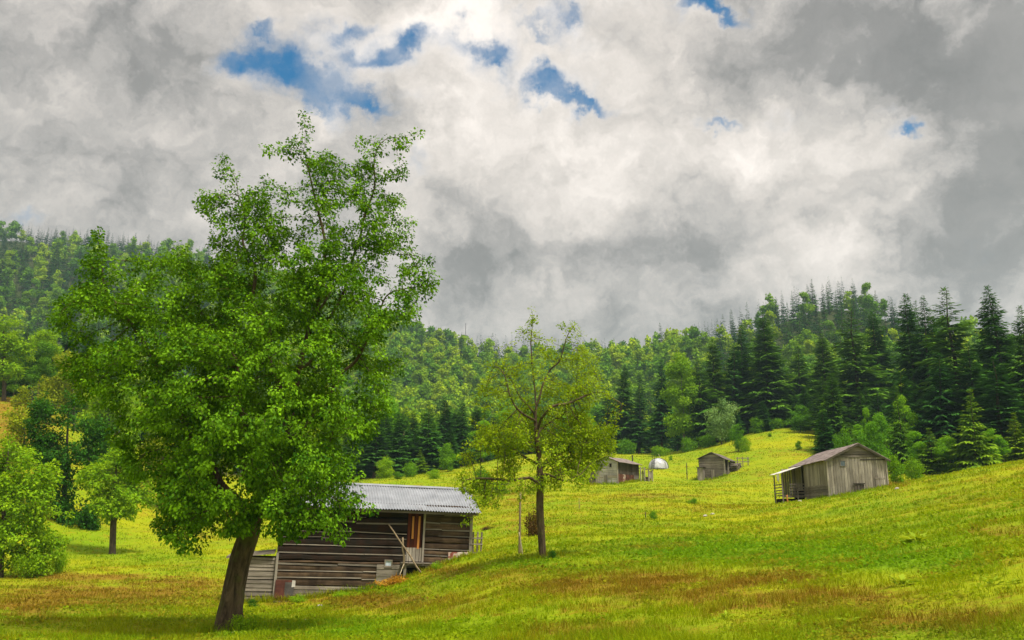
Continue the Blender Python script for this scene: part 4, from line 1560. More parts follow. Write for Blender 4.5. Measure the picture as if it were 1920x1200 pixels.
# ---- white plastic covered mound with ladder
def build_mound():
    b = G(1235, 142, 880)
    root = empty('plastic_mound', (b.x, b.y, b.z), R(-28), label='white plastic covered hay mound with dark straps above the far cabin', cat='hay mound')
    Rr, Hh, Ln = 1.45, 1.75, 3.8
    V, F = [], []
    ny, na = 22, 18
    for i in range(ny + 1):
        t = i / ny
        y = (t - .5) * Ln
        e = math.sqrt(max(0.0, 1 - abs(2 * t - 1) ** 3.2))
        rib = 1 - .13 * (1 - abs(math.sin(t * math.pi * 3)))
        for k in range(na + 1):
            a = math.pi * k / na
            w = (.35 + .65 * e) * rib + rng.uniform(-.012, .012)
            V.append((Rr * math.cos(a) * w, y + rng.uniform(-.02, .02), Hh * (math.sin(a) ** .8) * (.12 + .88 * e) * rib - .1))
    for i in range(ny):
        for k in range(na):
            q = i * (na + 1) + k
            F.append((q, q + na + 1, q + na + 2, q + 1))
    F.append(tuple(range(na, -1, -1)) if False else tuple(range(na + 1)))
    F.append(tuple(ny * (na + 1) + k for k in range(na, -1, -1)))
    me = bpy.data.meshes.new('cover')
    me.from_pydata(V, [], F)
    for p in me.polygons:
        p.use_smooth = True
    link('cover', me, root, [M['plastic']])
    for t in (.36, .66, .80):
        g = MB()
        y = (t - .5) * Ln
        e = math.sqrt(max(0, 1 - abs(2 * t - 1) ** 3.2))
        pts = [(Rr * math.cos(math.pi * k / 14) * (.35 + .65 * e) * 1.015, y, Hh * math.sin(math.pi * k / 14) ** .8 * (.12 + .88 * e) * 1.015 - .1) for k in range(15)]
        g.tube(pts, .035, 5)
        g.build('strap', M['iron'], root)
    g = MB()
    for x in (-.2, .2):
        g.beam((x, 0, -.1), (x, .55, 1.9), .06, .05, .3)
    for k in range(7):
        z = .15 + .25 * k
        g.beam((-.2, .07 + .0725 * k - .03, z), (.2, .07 + .0725 * k - .03, z), .05, .04, .3)
    o = g.build('ladder', M['iron'])
    p = Matrix.Rotation(R(-28), 4, 'Z') @ Vector((-.3, -2.05, 0)) + Vector((b.x, b.y, b.z))
    o.location = p
    o.rotation_euler = (0, 0, R(-28))
    tag(o, 'dark ladder leaning on the white plastic mound', 'ladder')
    g = MB()
    g.tube([(0, 0, 0), (-.35, .1, .75)], .035, 5, .6)
    o = g.build('stick', M['pale_wood'])
    o.location = (b.x + .4, b.y, b.z + 1.6)
    tag(o, 'bare stick poking out of the top of the white plastic mound', 'stick')


build_mound()


# ---- posts, poles, stones, dry heap, dock plants
def small_things():
    def post(name, px, basepy, Y, toppy, r, mat, label, cat, lean=(0, 0)):
        g = G(px, Y, basepy)
        h = P(px, toppy, Y)[2] - g.z
        e = MB()
        n = 7
        e.tube([(lean[0] * k / n + rng.normal() * r * .12, lean[1] * k / n, -.25 + (h + .25) * k / n) for k in range(n + 1)], [r * (1.1 - .35 * k / n) for k in range(n + 1)], 7, .6)
        o = e.build(name, M[mat], smooth=True)
        o.location = g
        tag(o, label, cat)
    post('wooden_pole', 974, 1036, 38, 924, .055, 'pole_wood', 'tall thin wooden pole standing left of the sparse tree trunk', 'pole', (.04, 0))
    post('wooden_stick', 981, 1033, 37.6, 998, .03, 'pale_wood', 'short pale stick leaning on the tall wooden pole', 'stick', (-.17, 0))
    post('fence_stake', 1288, 890, 128, 868, .07, 'iron', 'thin dark stake between the white mound and the small cabin', 'stake', (.02, 0))
    post('fence_stake', 1212, 979, 57, 960, .035, 'iron', 'short dark stake beside a small bush in the open meadow', 'stake', (-.05, 0))
    post('fence_stake', 1086, 952, 68, 934, .03, 'pole_wood', 'short pale brown stake right of the sparse tree', 'stake')
    post('fence_stake', 1477, 946, 73.5, 928, .07, 'orange_wood', 'short orange brown stake in front of the shed porch', 'stake')
    post('mast', 873, 632, 705, 606, .25, 'iron', 'very thin mast on the skyline of the far hillside', 'mast')
    post('dead_tree', 752, 892, 160, 808, .10, 'pole_wood', 'bare pale dead trunk among the valley spruces behind the barn roof', 'dead tree', (.3, 0))
    # stones
    spots = [(1322, 968, 60, .16, 'pale stone in the meadow, left one of a pair below the small cabin'), (1336, 967, 61, .13, 'pale stone in the meadow, right one of a pair below the small cabin'),
             (1500, 950, 68, .15, 'pale stone in front of the shed porch'), (1683, 922, 55, .14, 'pale stone on the crest right of the plank shed'),
             (440, 1187, 24.2, .10, 'pale stone at the foot of the pear tree trunk'), (573, 1158, 29, .07, 'small pale stone on the grass right of the pear tree'),
             (600, 1128, 38, .14, 'grey stone in the grass below the barn wall')]
    for px, py, Y, s, lab in spots:
        g = G(px, Y, py)
        v = rand_dirs(60)
        import bmesh
        bm = bmesh.new()
        bmesh.ops.create_icosphere(bm, subdivisions=2, radius=1)
        for q in bm.verts:
            k = .75 + .5 * vnoise(q.co.x * 1.4 + px, q.co.y * 1.4, q.co.z * 1.4)
            q.co = Vector((q.co.x * 1.25, q.co.y, q.co.z * .65)) * float(k) * s
        me = bpy.data.meshes.new('stone')
        bm.to_mesh(me)
        bm.free()
        for p in me.polygons:
            p.use_smooth = True
        o = link('stone', me, None, [M['stone']])
        o.location = (g.x, g.y, g.z + s * .2)
        o.rotation_euler = (0, 0, rng.uniform(0, 6))
        tag(o, lab, 'stone')
    # heap of dry fronds by the platform
    g = G(745, 41.2, 1090)
    n = 520
    p = rng.normal(size=(n, 3)) * np.array([.45, .35, .10])
    p[:, 2] = np.abs(p[:, 2]) + .03 + .22 * np.exp(-(p[:, 0] / .5) ** 2) * rng.uniform(0, 1, n)
    D = rng.normal(size=(n, 3)) * np.array([1, 1, .45]) + np.array([0, 0, .25])
    V, F = leaf_quads(p, D, rand_dirs(n) + np.array([0, 0, 1.2]), rng.uniform(.12, .35, n), rng.uniform(.03, .07, n), .2, .15)
    o = link('dry_fern_heap', np_mesh('dry_fern_heap', V, [F], {'tint': ('POINT', np.repeat(rng.uniform(0, 1, n), 4))}), None, [M['dry_leaf']])
    o.location = g
    tag(o, 'heap of dry orange brown fern beside the barn platform', 'fern heap')
    # dock plants with broad pale leaves
    docks = [(1722, 1042, 22, .50, 'biggest clump of broad pale leaves in the dark green patch'), (1500, 1022, 27, .22, 'pale leafy weed at the upper edge of the green patch'),
             (1100, 1024, 33, .34, 'leafy weed right of the sparse tree trunk'), (1470, 1088, 17.5, .16, 'single upright broad leaf weed on the brown patch'),
             (1692, 1112, 15, .30, 'flat broad leaf weed below the biggest clump'), (1866, 1136, 13.2, .20, 'pale broad leaf weed right of the flat one'), (1905, 1138, 13, .16, 'broad leaf weed touching the photo edge'),
             (1362, 1164, 13.5, .18, 'broad leaf weed near the bottom of the meadow'), (1340, 1170, 13.2, .12, 'small broad leaf weed at the bottom, left of a larger one'), (1595, 1180, 11.6, .20, 'narrow leaf weed at the bottom of the meadow'),
             (1905, 1098, 15.6, .26, 'green leafy weed at the photo edge above the pale ones'), (1545, 1066, 20.5, .22, 'yellow weed lying on the brown edge of the green patch')]
    for px, py, Y, s, lab in docks:
        g = G(px, Y, py)
        n = int(10 + s * 34)
        a = rng.uniform(0, 6.28, n)
        el = rng.uniform(.15, 1.0, n)
        D = np.stack([np.cos(a), np.sin(a), el], 1)
        p = np.stack([np.cos(a) * .25 * s * rng.uniform(0, 1.2, n), np.sin(a) * .25 * s * rng.uniform(0, 1.2, n), rng.uniform(0, .25, n) * s], 1)
        V, F = leaf_quads(p, D, np.stack([-np.cos(a), -np.sin(a), 1 + 0 * a], 1), s * rng.uniform(.5, 1.0, n), s * rng.uniform(.20, .34, n), .12, .22)
        o = link('dock_plant', np_mesh('dock_plant', V, [F], {'tint': ('POINT', np.repeat(rng.uniform(0, 1, n), 4))}), None, [M['dock_leaf']])
        o.location = g
        tag(o, lab, 'weed')


small_things()


# ------------------------------------------------------------------ trees: branch growth by space colonisation
def colonise(A, seeds, step, kill, tropism=(0, 0, 0), maxit=160):
    """A: attraction points; seeds: list of polylines (each continues from its first point). Returns node positions and parents."""
    pos, par = [], []

    def add(p, q):
        pos.append(np.asarray(p, float))
        par.append(q)
        return len(pos) - 1
    wob, f = 0.55, 1.1
    for first_done, s in enumerate(seeds):
        pts = [np.asarray(p, float) for p in s]
        if pos:
            d = np.linalg.norm(np.array(pos) - pts[0], axis=1)
            last = int(d.argmin())
        else:
            last = add(pts[0], -1)
        prev = pos[last]
        for p in pts[1:]:
            n = max(1, int(round(np.linalg.norm(p - prev) / step)))
            a = prev.copy()
            for k in range(1, n + 1):
                q = a + (p - a) * k / n
                if first_done and k < n + 1:
                    q = q + (np.array([float(vnoise(q[2] * f + c, q[0] * f - c)) for c in (1.3, 7.7, 13.1)]) - .5) * wob
                last = add(q, last)
            prev = p
    nA = len(A)
    nd, ni = np.full(nA, 1e9), np.zeros(nA, int)
    alive = np.ones(nA, bool)
    trop = np.asarray(tropism, float)

    def update(i0):
        new = np.array(pos[i0:])
        idx = np.where(alive)[0]
        if not len(idx) or not len(new):
            return
        d2 = (A[idx] ** 2).sum(1)[:, None] + (new ** 2).sum(1)[None] - 2 * A[idx] @ new.T
        j = d2.argmin(1)
        d = np.sqrt(np.maximum(d2[np.arange(len(idx)), j], 0))
        up = d < nd[idx]
        nd[idx[up]] = d[up]
        ni[idx[up]] = j[up] + i0
    update(0)
    kids = {}
    for it in range(maxit):
        alive &= nd > kill
        idx = np.where(alive)[0]
        if not len(idx):
            break
        i0 = len(pos)
        uniq, inv = np.unique(ni[idx], return_inverse=True)
        Pn = np.array([pos[u] for u in uniq])
        v = A[idx] - Pn[inv]
        v /= np.linalg.norm(v, axis=1, keepdims=True) + 1e-9
        acc = np.zeros((len(uniq), 3))
        np.add.at(acc, inv, v)
        nrm = np.linalg.norm(acc, axis=1, keepdims=True)
        acc = acc / (nrm + 1e-9) + trop + rng.normal(size=acc.shape) * 0.12
        acc /= np.linalg.norm(acc, axis=1, keepdims=True) + 1e-9
        for u, p, d in zip(uniq, Pn, acc):
            q = p + d * step
            ks = kids.setdefault(u, [])
            if any(np.linalg.norm(q - pos[k]) < 0.35 * step for k in ks):
                continue
            k = add(q, int(u))
            ks.append(k)
        if len(pos) == i0:
            break
        update(i0)
    return np.array(pos), np.array(par)


def branch_mesh(pos, par, tip_r=0.006, expo=2.15, base_r=None, lobes=0.0, flare=0.0, seed=0):
    n = len(pos)
    acc = np.zeros(n)
    kids = [[] for _ in range(n)]
    for i in range(n - 1, 0, -1):
        kids[par[i]].append(i)
    rad = np.zeros(n)
    for i in range(n - 1, -1, -1):
        rad[i] = tip_r if not kids[i] else acc[i] ** (1 / expo)
        if par[i] >= 0:
            acc[par[i]] += rad[i] ** expo
    if base_r:
        rad = rad * (1 + (base_r / rad[0] - 1) * (rad / rad[0]) ** 1.3)
    # relax the zigzag a little
    sm = pos.copy()
    for i in range(n):
        if par[i] >= 0 and kids[i]:
            m = max(kids[i], key=lambda q: rad[q])
            sm[i] = 0.5 * pos[i] + 0.25 * (pos[par[i]] + pos[m])
    pos = sm
    V, Q, off = [], [], 0
    starts = [0] + [c for i in range(n) if len(kids[i]) > 1 for c in sorted(kids[i], key=lambda q: -rad[q])[1:]]
    z0 = pos[0][2]
    for s in starts:
        ch = [s]
        while kids[ch[-1]]:
            ch.append(max(kids[ch[-1]], key=lambda q: rad[q]))
        rr = [rad[c] for c in ch]
        if par[s] >= 0:
            ch = [par[s]] + ch
            rr = [min(rad[s] * 1.15, rad[par[s]])] + rr
        pts = pos[ch]
        r0 = max(rr)
        ns = 3 if r0 < 0.016 else (5 if r0 < 0.06 else (8 if r0 < 0.17 else 32))
        if len(ch) < 2:
            continue
        tang = np.gradient(pts, axis=0)
        tang /= np.linalg.norm(tang, axis=1, keepdims=True) + 1e-9
        a = np.cross(tang[0], [0.31, 0.9, 0.27])
        a /= np.linalg.norm(a) + 1e-9
        th = np.arange(ns) * 2 * math.pi / ns
        rings = []
        for p, d, r in zip(pts, tang, rr):
            a = a - d * a.dot(d)
            a /= np.linalg.norm(a) + 1e-9
            b = np.cross(d, a)
            rad_k = np.full(ns, r)
            if ns == 32:
                hh = p[2] - z0
                rad_k = r * (1 + lobes * np.cos(2 * th + 0.5 * hh) + 0.6 * lobes * np.cos(3 * th - 0.8 * hh + 1) - 1.3 * lobes * np.abs(np.cos(2.5 * th + 0.35 * hh + .4)) ** 6 + 0.5 * lobes * np.cos(7 * th + 0.9 * hh) + lobes * (vnoise(hh * 3 + 0 * th, th * 1.5) - .5)
                             + flare * math.exp(-max(0, hh - .1) / 0.42) * (0.6 + 0.4 * np.cos(4 * th + 0.7)))
            rings.append(p + np.cos(th)[:, None] * a * rad_k[:, None] + np.sin(th)[:, None] * b * rad_k[:, None])
        V.append(np.concatenate(rings))
        m = len(ch)
        i, j = np.meshgrid(np.arange(m - 1), np.arange(ns), indexing='ij')
        jn = (j + 1) % ns
        Q.append(off + np.stack([i * ns + j, i * ns + jn, (i + 1) * ns + jn, (i + 1) * ns + j], -1).reshape(-1, 4))
        off += m * ns
    return np.concatenate(V), np.concatenate(Q), rad, kids, pos


def foliage(pos, par, rad, kids, centre, per_tip, per_node, thr, spread, L, W, droop=0.5, hang=0.12, rise=0.0):
    """leaves in rosettes round the twigs"""
    ids, cnt = [], []
    for i in range(len(pos)):
        if not kids[i]:
            ids.append(i)
            cnt.append(per_tip)
        elif rad[i] < thr:
            ids.append(i)
            cnt.append(per_node)
    ids, cnt = np.array(ids), np.array(cnt)
    cnt = np.maximum(0, np.round(cnt * rng.uniform(0.5, 1.5, len(cnt)))).astype(int)
    src = np.repeat(ids, cnt)
    n = len(src)
    off = rand_dirs(n) * spread * rng.uniform(0.1, 1, n)[:, None] ** 0.6
    off[:, 2] *= 0.75
    p = pos[src] + off
    out = pos[src] - centre
    out /= np.linalg.norm(out, axis=1, keepdims=True) + 1e-9
    D = off / (spread + 1e-9) * 0.9 + out * 0.35 + rng.normal(size=(n, 3)) * 0.35
    D[:, 2] -= droop
    N = rng.normal(size=(n, 3)) * 0.55 + out * 0.3
    N[:, 2] += 1.0
    Ls = L * rng.uniform(0.5, 1.45, n)
    V, F = leaf_quads(p, D, N, Ls, Ls * (W / L), 0.16, hang)
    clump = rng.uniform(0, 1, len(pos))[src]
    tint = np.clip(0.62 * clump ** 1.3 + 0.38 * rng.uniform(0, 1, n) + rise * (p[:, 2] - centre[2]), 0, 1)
    return V, F, np.repeat(tint, 4)


def lobe_points(lobes, Y, n, scale_depth=0.8, clump=0.0, clump_scale=0.9, shell=0.0):
    """lobes given as photo-pixel ellipses (cx, cy, rx, ry, weight, depth offset m, depth radius m or None)"""
    w = np.array([l[4] * l[2] * l[3] for l in lobes], float)
    pick = rng.choice(len(lobes), size=n * 6, p=w / w.sum())
    pts = []
    mpp = Y / FPX
    for k in pick:
        cx, cy, rx, ry, _, dy, dr = lobes[k]
        v = rng.normal(size=3)
        v /= np.linalg.norm(v)
        v *= rng.uniform(0, 1) ** (1 / (3.0 + shell))
        dr = dr if dr else min(rx, ry) * mpp * scale_depth
        pts.append(P(cx + v[0] * rx, cy + v[1] * ry, Y + dy + v[2] * dr))
    pts = np.array(pts)
    if clump:
        q = fbm(pts[:, 0] * clump_scale, pts[:, 1] * clump_scale + 5, pts[:, 2] * clump_scale, o=2)
        pts = pts[np.argsort(-(q + rng.uniform(-1, 1, len(q)) * (1 - clump) * 0.5))][:int(n * 1.9)]
        pts = pts[rng.permutation(len(pts))]
    return pts[:n]


def make_tree(name, base, lobes, Y, seeds, n_attr, step, kill, leafm, barkm, label, cat='tree', group=None, tip_r=0.006, base_r=None, per_tip=18, per_node=3, thr=0.02, spread=0.25,
              L=0.08, W=0.055, clump=0.5, flare=0.3, lobing=0.05, droop=0.5, tropism=(0, 0, 0.05), rise=0.0, clump_scale=0.9, expo=2.15):
    base = Vector(base)
    A = lobe_points(lobes, Y, n_attr, clump=clump, clump_scale=clump_scale) - np.array(base)
    seeds = [[np.asarray(p, float) - np.array(base) for p in s] for s in seeds]
    pos, par = colonise(A, seeds, step, kill, tropism)
    V, Q, rad, kids, pos = branch_mesh(pos, par, tip_r, expo, base_r, lobing, flare)
    root = empty(name, base, label=label, cat=cat, group=group)
    link('trunk', np_mesh('trunk', V, [Q], smooth=True), root, [barkm])
    c = A.mean(0)
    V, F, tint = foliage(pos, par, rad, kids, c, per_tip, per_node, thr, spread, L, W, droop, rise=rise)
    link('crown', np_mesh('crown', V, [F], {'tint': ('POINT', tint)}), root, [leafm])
    print(name, 'nodes', len(pos), 'leaves', len(F), 'base r', rad[0])
    return root


# ---- the big pear tree
def build_pear():
    Y = 25.0
    b = G(432, Y, 1180)
    KEEP_OUT.append((b.x, b.y, 0.45))
    RANK.append(((b.x, b.y), (b.x, b.y), .55, 900))
    q = lambda px, py, dy=0.0: P(px, py, Y + dy)
    base = np.array([b.x, b.y, b.z - 0.15])
    seeds = [[base, q(432, 1150), q(440, 1100), q(452, 1045), q(470, 995), q(495, 930), q(520, 860, .1), q(545, 780, .2), (q(560, 690, .2)), q(585, 600, .1), q(608, 520), q(610, 450), q(590, 370), q(572, 290), q(572, 225)],
             [q(470, 995), q(430, 930, -.2), q(385, 860, .1), q(340, 780, .3), q(290, 700, .3), q(240, 620, .2), q(200, 540, -.6), q(184, 470, -.4)],
             [q(495, 930), q(455, 850, 1), q(420, 740, 1.6), q(395, 640, 1.6), q(365, 560, 1.2), q(345, 470, 1.0)],
             [q(545, 780, .2), q(500, 690, .1), q(490, 580, .3), q(470, 480, .3), q(440, 380, .2), q(420, 300, -.2)],
             [q(560, 690, .2), q(620, 600, .3), q(660, 500, .3), q(690, 400, .2), q(692, 320, -.2), q(730, 275, 0), q(765, 262, 0)],
             [q(520, 860, .1), q(580, 790, -.4), q(640, 720, -.2), q(690, 640, .1), q(730, 560, .2)],
             [q(495, 930), q(560, 900, -1.3), q(610, 925, -1.8)], [q(470, 995), q(420, 960, -1.2), q(360, 965, -1.8)],
             [q(495, 930), q(480, 850, -1.0), q(455, 770, -1.6), q(440, 690, -1.8)], [q(585, 600, .1), q(640, 520, 1.4), q(720, 470, 1.8), q(780, 480, 1.8)]]
    L = [  # cx, cy, rx, ry, weight, depth offset, depth radius
        (570, 245, 12, 42, .6, 0, .3), (535, 285, 36, 50, .34, 0, .5), (422, 300, 20, 40, .4, -.2, .3), (395, 380, 30, 34, .36, -.2, .5), (475, 380, 75, 58, .30, -.2, 1.0),
        (605, 330, 40, 50, .6, .2, .7), (645, 345, 40, 44, .5, .1, .8), (685, 315, 30, 62, .5, 0, .6), (720, 275, 16, 22, .5, 0, .3), (752, 268, 18, 10, .6, 0, .3), (778, 254, 9, 7, 1.4, 0, .2), (735, 325, 34, 30, .3, .1, .5),
        (640, 410, 100, 76, .48, 0, 1.4), (480, 450, 90, 60, .5, 0, 1.5), (730, 430, 58, 72, .36, .2, 1.1), (775, 500, 48, 42, .36, .5, .9), (805, 540, 32, 22, .4, .5, .6), (740, 575, 50, 42, .45, 0, 1.1),
        (560, 520, 170, 90, 1.0, 0, 2.5), (183, 455, 12, 30, .7, -.4, .25), (190, 510, 45, 32, .6, -.5, .6), (345, 460, 22, 26, .7, 1, .4), (320, 500, 55, 40, .8, .8, 1), (255, 500, 18, 30, .5, 0, .4),
        (175, 580, 62, 50, .8, -.6, 1.2), (270, 570, 100, 55, .9, 0, 1.8), (400, 570, 90, 80, 1, .5, 2.2), (160, 665, 50, 50, .8, -.6, 1.0), (128, 600, 34, 42, .8, -.5, .9), (130, 690, 34, 36, .7, -.5, .9), (185, 735, 45, 40, .8, -.5, 1.1), (250, 680, 110, 80, 1.0, -.5, 2.2),
        (380, 700, 130, 95, 1.0, -1.2, 2.6), (520, 660, 170, 110, 1.0, 0, 3.2), (660, 650, 95, 90, .9, -.3, 2.0), (725, 650, 40, 60, .6, 0, 1.1), (440, 640, 120, 80, .8, 2.2, 1.8),
        (470, 780, 180, 100, 1.0, -.6, 3.2), (310, 790, 95, 65, .9, -.6, 1.8), (245, 800, 45, 45, .6, -.4, .9), (640, 760, 85, 85, .95, -.6, 2.0), (700, 750, 38, 55, .7, -.3, 1), (480, 760, 150, 100, .7, 2.2, 1.8),
        (420, 880, 105, 70, 1.3, -1.0, 2.2), (345, 930, 56, 66, 1.3, -1.2, 1.4), (330, 880, 70, 60, 1.4, .4, 1.4), (380, 930, 70, 60, 1.6, .6, 1.2), (350, 1005, 48, 38, 1.6, -1.6, 1.0), (400, 975, 64, 48, 1.5, -1.5, 1.2), (312, 975, 26, 36, 1.1, -1.2, .6), (270, 860, 40, 50, .9, -.8, 1.0),
        (560, 880, 110, 70, 1.0, -1.0, 2.2), (640, 900, 55, 70, .8, -1.2, 1.2), (600, 985, 75, 38, .9, -1.8, .9), (665, 965, 40, 40, .6, -1.6, .7), (540, 1005, 40, 22, .5, -1.5, .6), (450, 955, 70, 42, 1.8, -1.8, .9), (495, 985, 55, 32, 1.6, -1.9, .7), (430, 1000, 40, 24, .9, -1.7, .6), (475, 1005, 50, 22, .9, -2.0, .6), (520, 960, 60, 40, .9, -2.1, .7), (390, 945, 60, 45, .9, -1.9, .8), (330, 1010, 40, 30, .8, -1.4, .8), (560, 950, 60, 40, .8, -2, .7), (520, 870, 110, 70, .7, 1.8, 1.5)]
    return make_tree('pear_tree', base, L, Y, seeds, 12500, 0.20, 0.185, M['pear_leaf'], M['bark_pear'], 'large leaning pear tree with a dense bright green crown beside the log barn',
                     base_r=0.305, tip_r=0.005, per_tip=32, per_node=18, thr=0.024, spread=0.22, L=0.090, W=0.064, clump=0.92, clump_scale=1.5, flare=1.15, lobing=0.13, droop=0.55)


build_pear()


def build_sparse():
    Y = 34.0
    b = G(1018, Y, 1045)
    KEEP_OUT.append((b.x, b.y, 0.25))
    RANK.append(((b.x, b.y), (b.x, b.y), .4, 500))
    q = lambda px, py, dy=0.0: P(px, py, Y + dy)
    base = np.array([b.x, b.y, b.z - 0.1])
    seeds = [[base, q(1015, 1000), q(1012, 950), q(1013, 900), q(1010, 850), q(1004, 800), q(1004, 740), q(998, 690), q(995, 640), q(1000, 595), q(996, 580)],
             [q(1012, 905), q(985, 895, -.3), q(950, 905, -.6), q(910, 900, -.9), q(870, 915, -1)], [q(1010, 880), q(1050, 850, .5), q(1095, 830, .8), q(1130, 800, .8)],
             [q(1006, 820), q(1040, 770, -.6), q(1085, 750, -.8), q(1130, 735, -.8), q(1160, 760, -.8)], [q(1004, 790), q(975, 740, .5), q(945, 700, .8), q(905, 720, 1)],
             [q(1004, 760), q(1030, 700, .2), q(1050, 650, .2), q(1075, 620, .1)], [q(1004, 790), q(965, 760, -.8), q(930, 690, -.9), q(960, 650, -.6)],
             [q(1012, 880), q(960, 840, .8), q(910, 790, 1)], [q(1006, 820), q(1060, 790, 1), q(1090, 690, 1)], [q(1012, 890), q(1060, 900, -1.2), q(1090, 890, -1.5)]]
    L = [(997, 600, 9, 22, 1.3, 0, .2), (985, 635, 24, 20, .8, 0, .4), (1050, 612, 32, 10, 1.1, 0, .4), (1075, 632, 18, 18, .6, 0, .3), (1015, 640, 28, 22, .7, 0, .5), (1005, 690, 85, 36, .7, 0, 1.2), (930, 705, 42, 30, .7, 0, .8),
         (1085, 690, 45, 40, .7, .2, .9), (1010, 745, 110, 50, .65, 0, 1.5), (1120, 745, 52, 34, 1.3, -.5, .9), (1148, 775, 28, 44, 1.3, -.5, .6), (1090, 800, 60, 40, .9, 0, 1.0), (910, 745, 38, 25, .6, 0, .6), (920, 790, 45, 35, .7, .4, .9),
         (1010, 810, 110, 50, 1.2, 0, 1.8), (1080, 850, 70, 42, 1.7, 0, 1.4), (1000, 865, 115, 36, 1.9, -.3, 1.8), (915, 855, 56, 36, 1.2, -.3, 1.3), (1000, 900, 90, 18, .9, -.6, 1.3), (875, 905, 46, 32, 1.3, -.7, .8), (905, 935, 40, 22, 1.0, -.8, .7), (940, 910, 60, 30, 1.1, -.8, 1.1),
         (1075, 895, 44, 22, .9, -.9, .9), (1120, 830, 36, 34, .7, .2, .8), (850, 880, 14, 14, .5, -.6, .4), (875, 955, 20, 28, .4, -1, .4)]
    return make_tree('sparse_tree', base, L, Y, seeds, 7600, 0.17, 0.15, M['sparse_leaf'], M['bark_pear'], 'thin crowned olive green fruit tree with a straight bare trunk in mid meadow',
                     base_r=0.15, tip_r=0.006, per_tip=17, per_node=5, thr=0.02, spread=0.18, L=0.085, W=0.058, clump=0.85, flare=0.4, lobing=0.07, droop=0.25, clump_scale=1.1)


build_sparse()


# ---- middle-sized broadleaf trees on the left
def simple_tree(name, px, Y, basepy, lobes, leafm, barkm, label, n=420, step=0.32, kill=0.4, base_r=0.2, top=None, lean=0.0, group=None, **kw):
    b = G(px, Y, basepy)
    base = np.array([b.x, b.y, b.z - 0.1])
    ys = [l[1] for l in lobes]
    cx = np.average([l[0] for l in lobes], weights=[l[2] * l[3] for l in lobes])
    ytop = min(ys)
    pts = [base]
    for k in range(1, 7):
        f = k / 6
        pts.append(P(px + (cx - px) * f ** 1.3 + lean * math.sin(f * 5), basepy + (ytop - basepy) * f, Y))
    return make_tree(name, base, lobes, Y, [pts], n, step, kill, leafm, barkm, label, base_r=base_r, group=group, **kw)


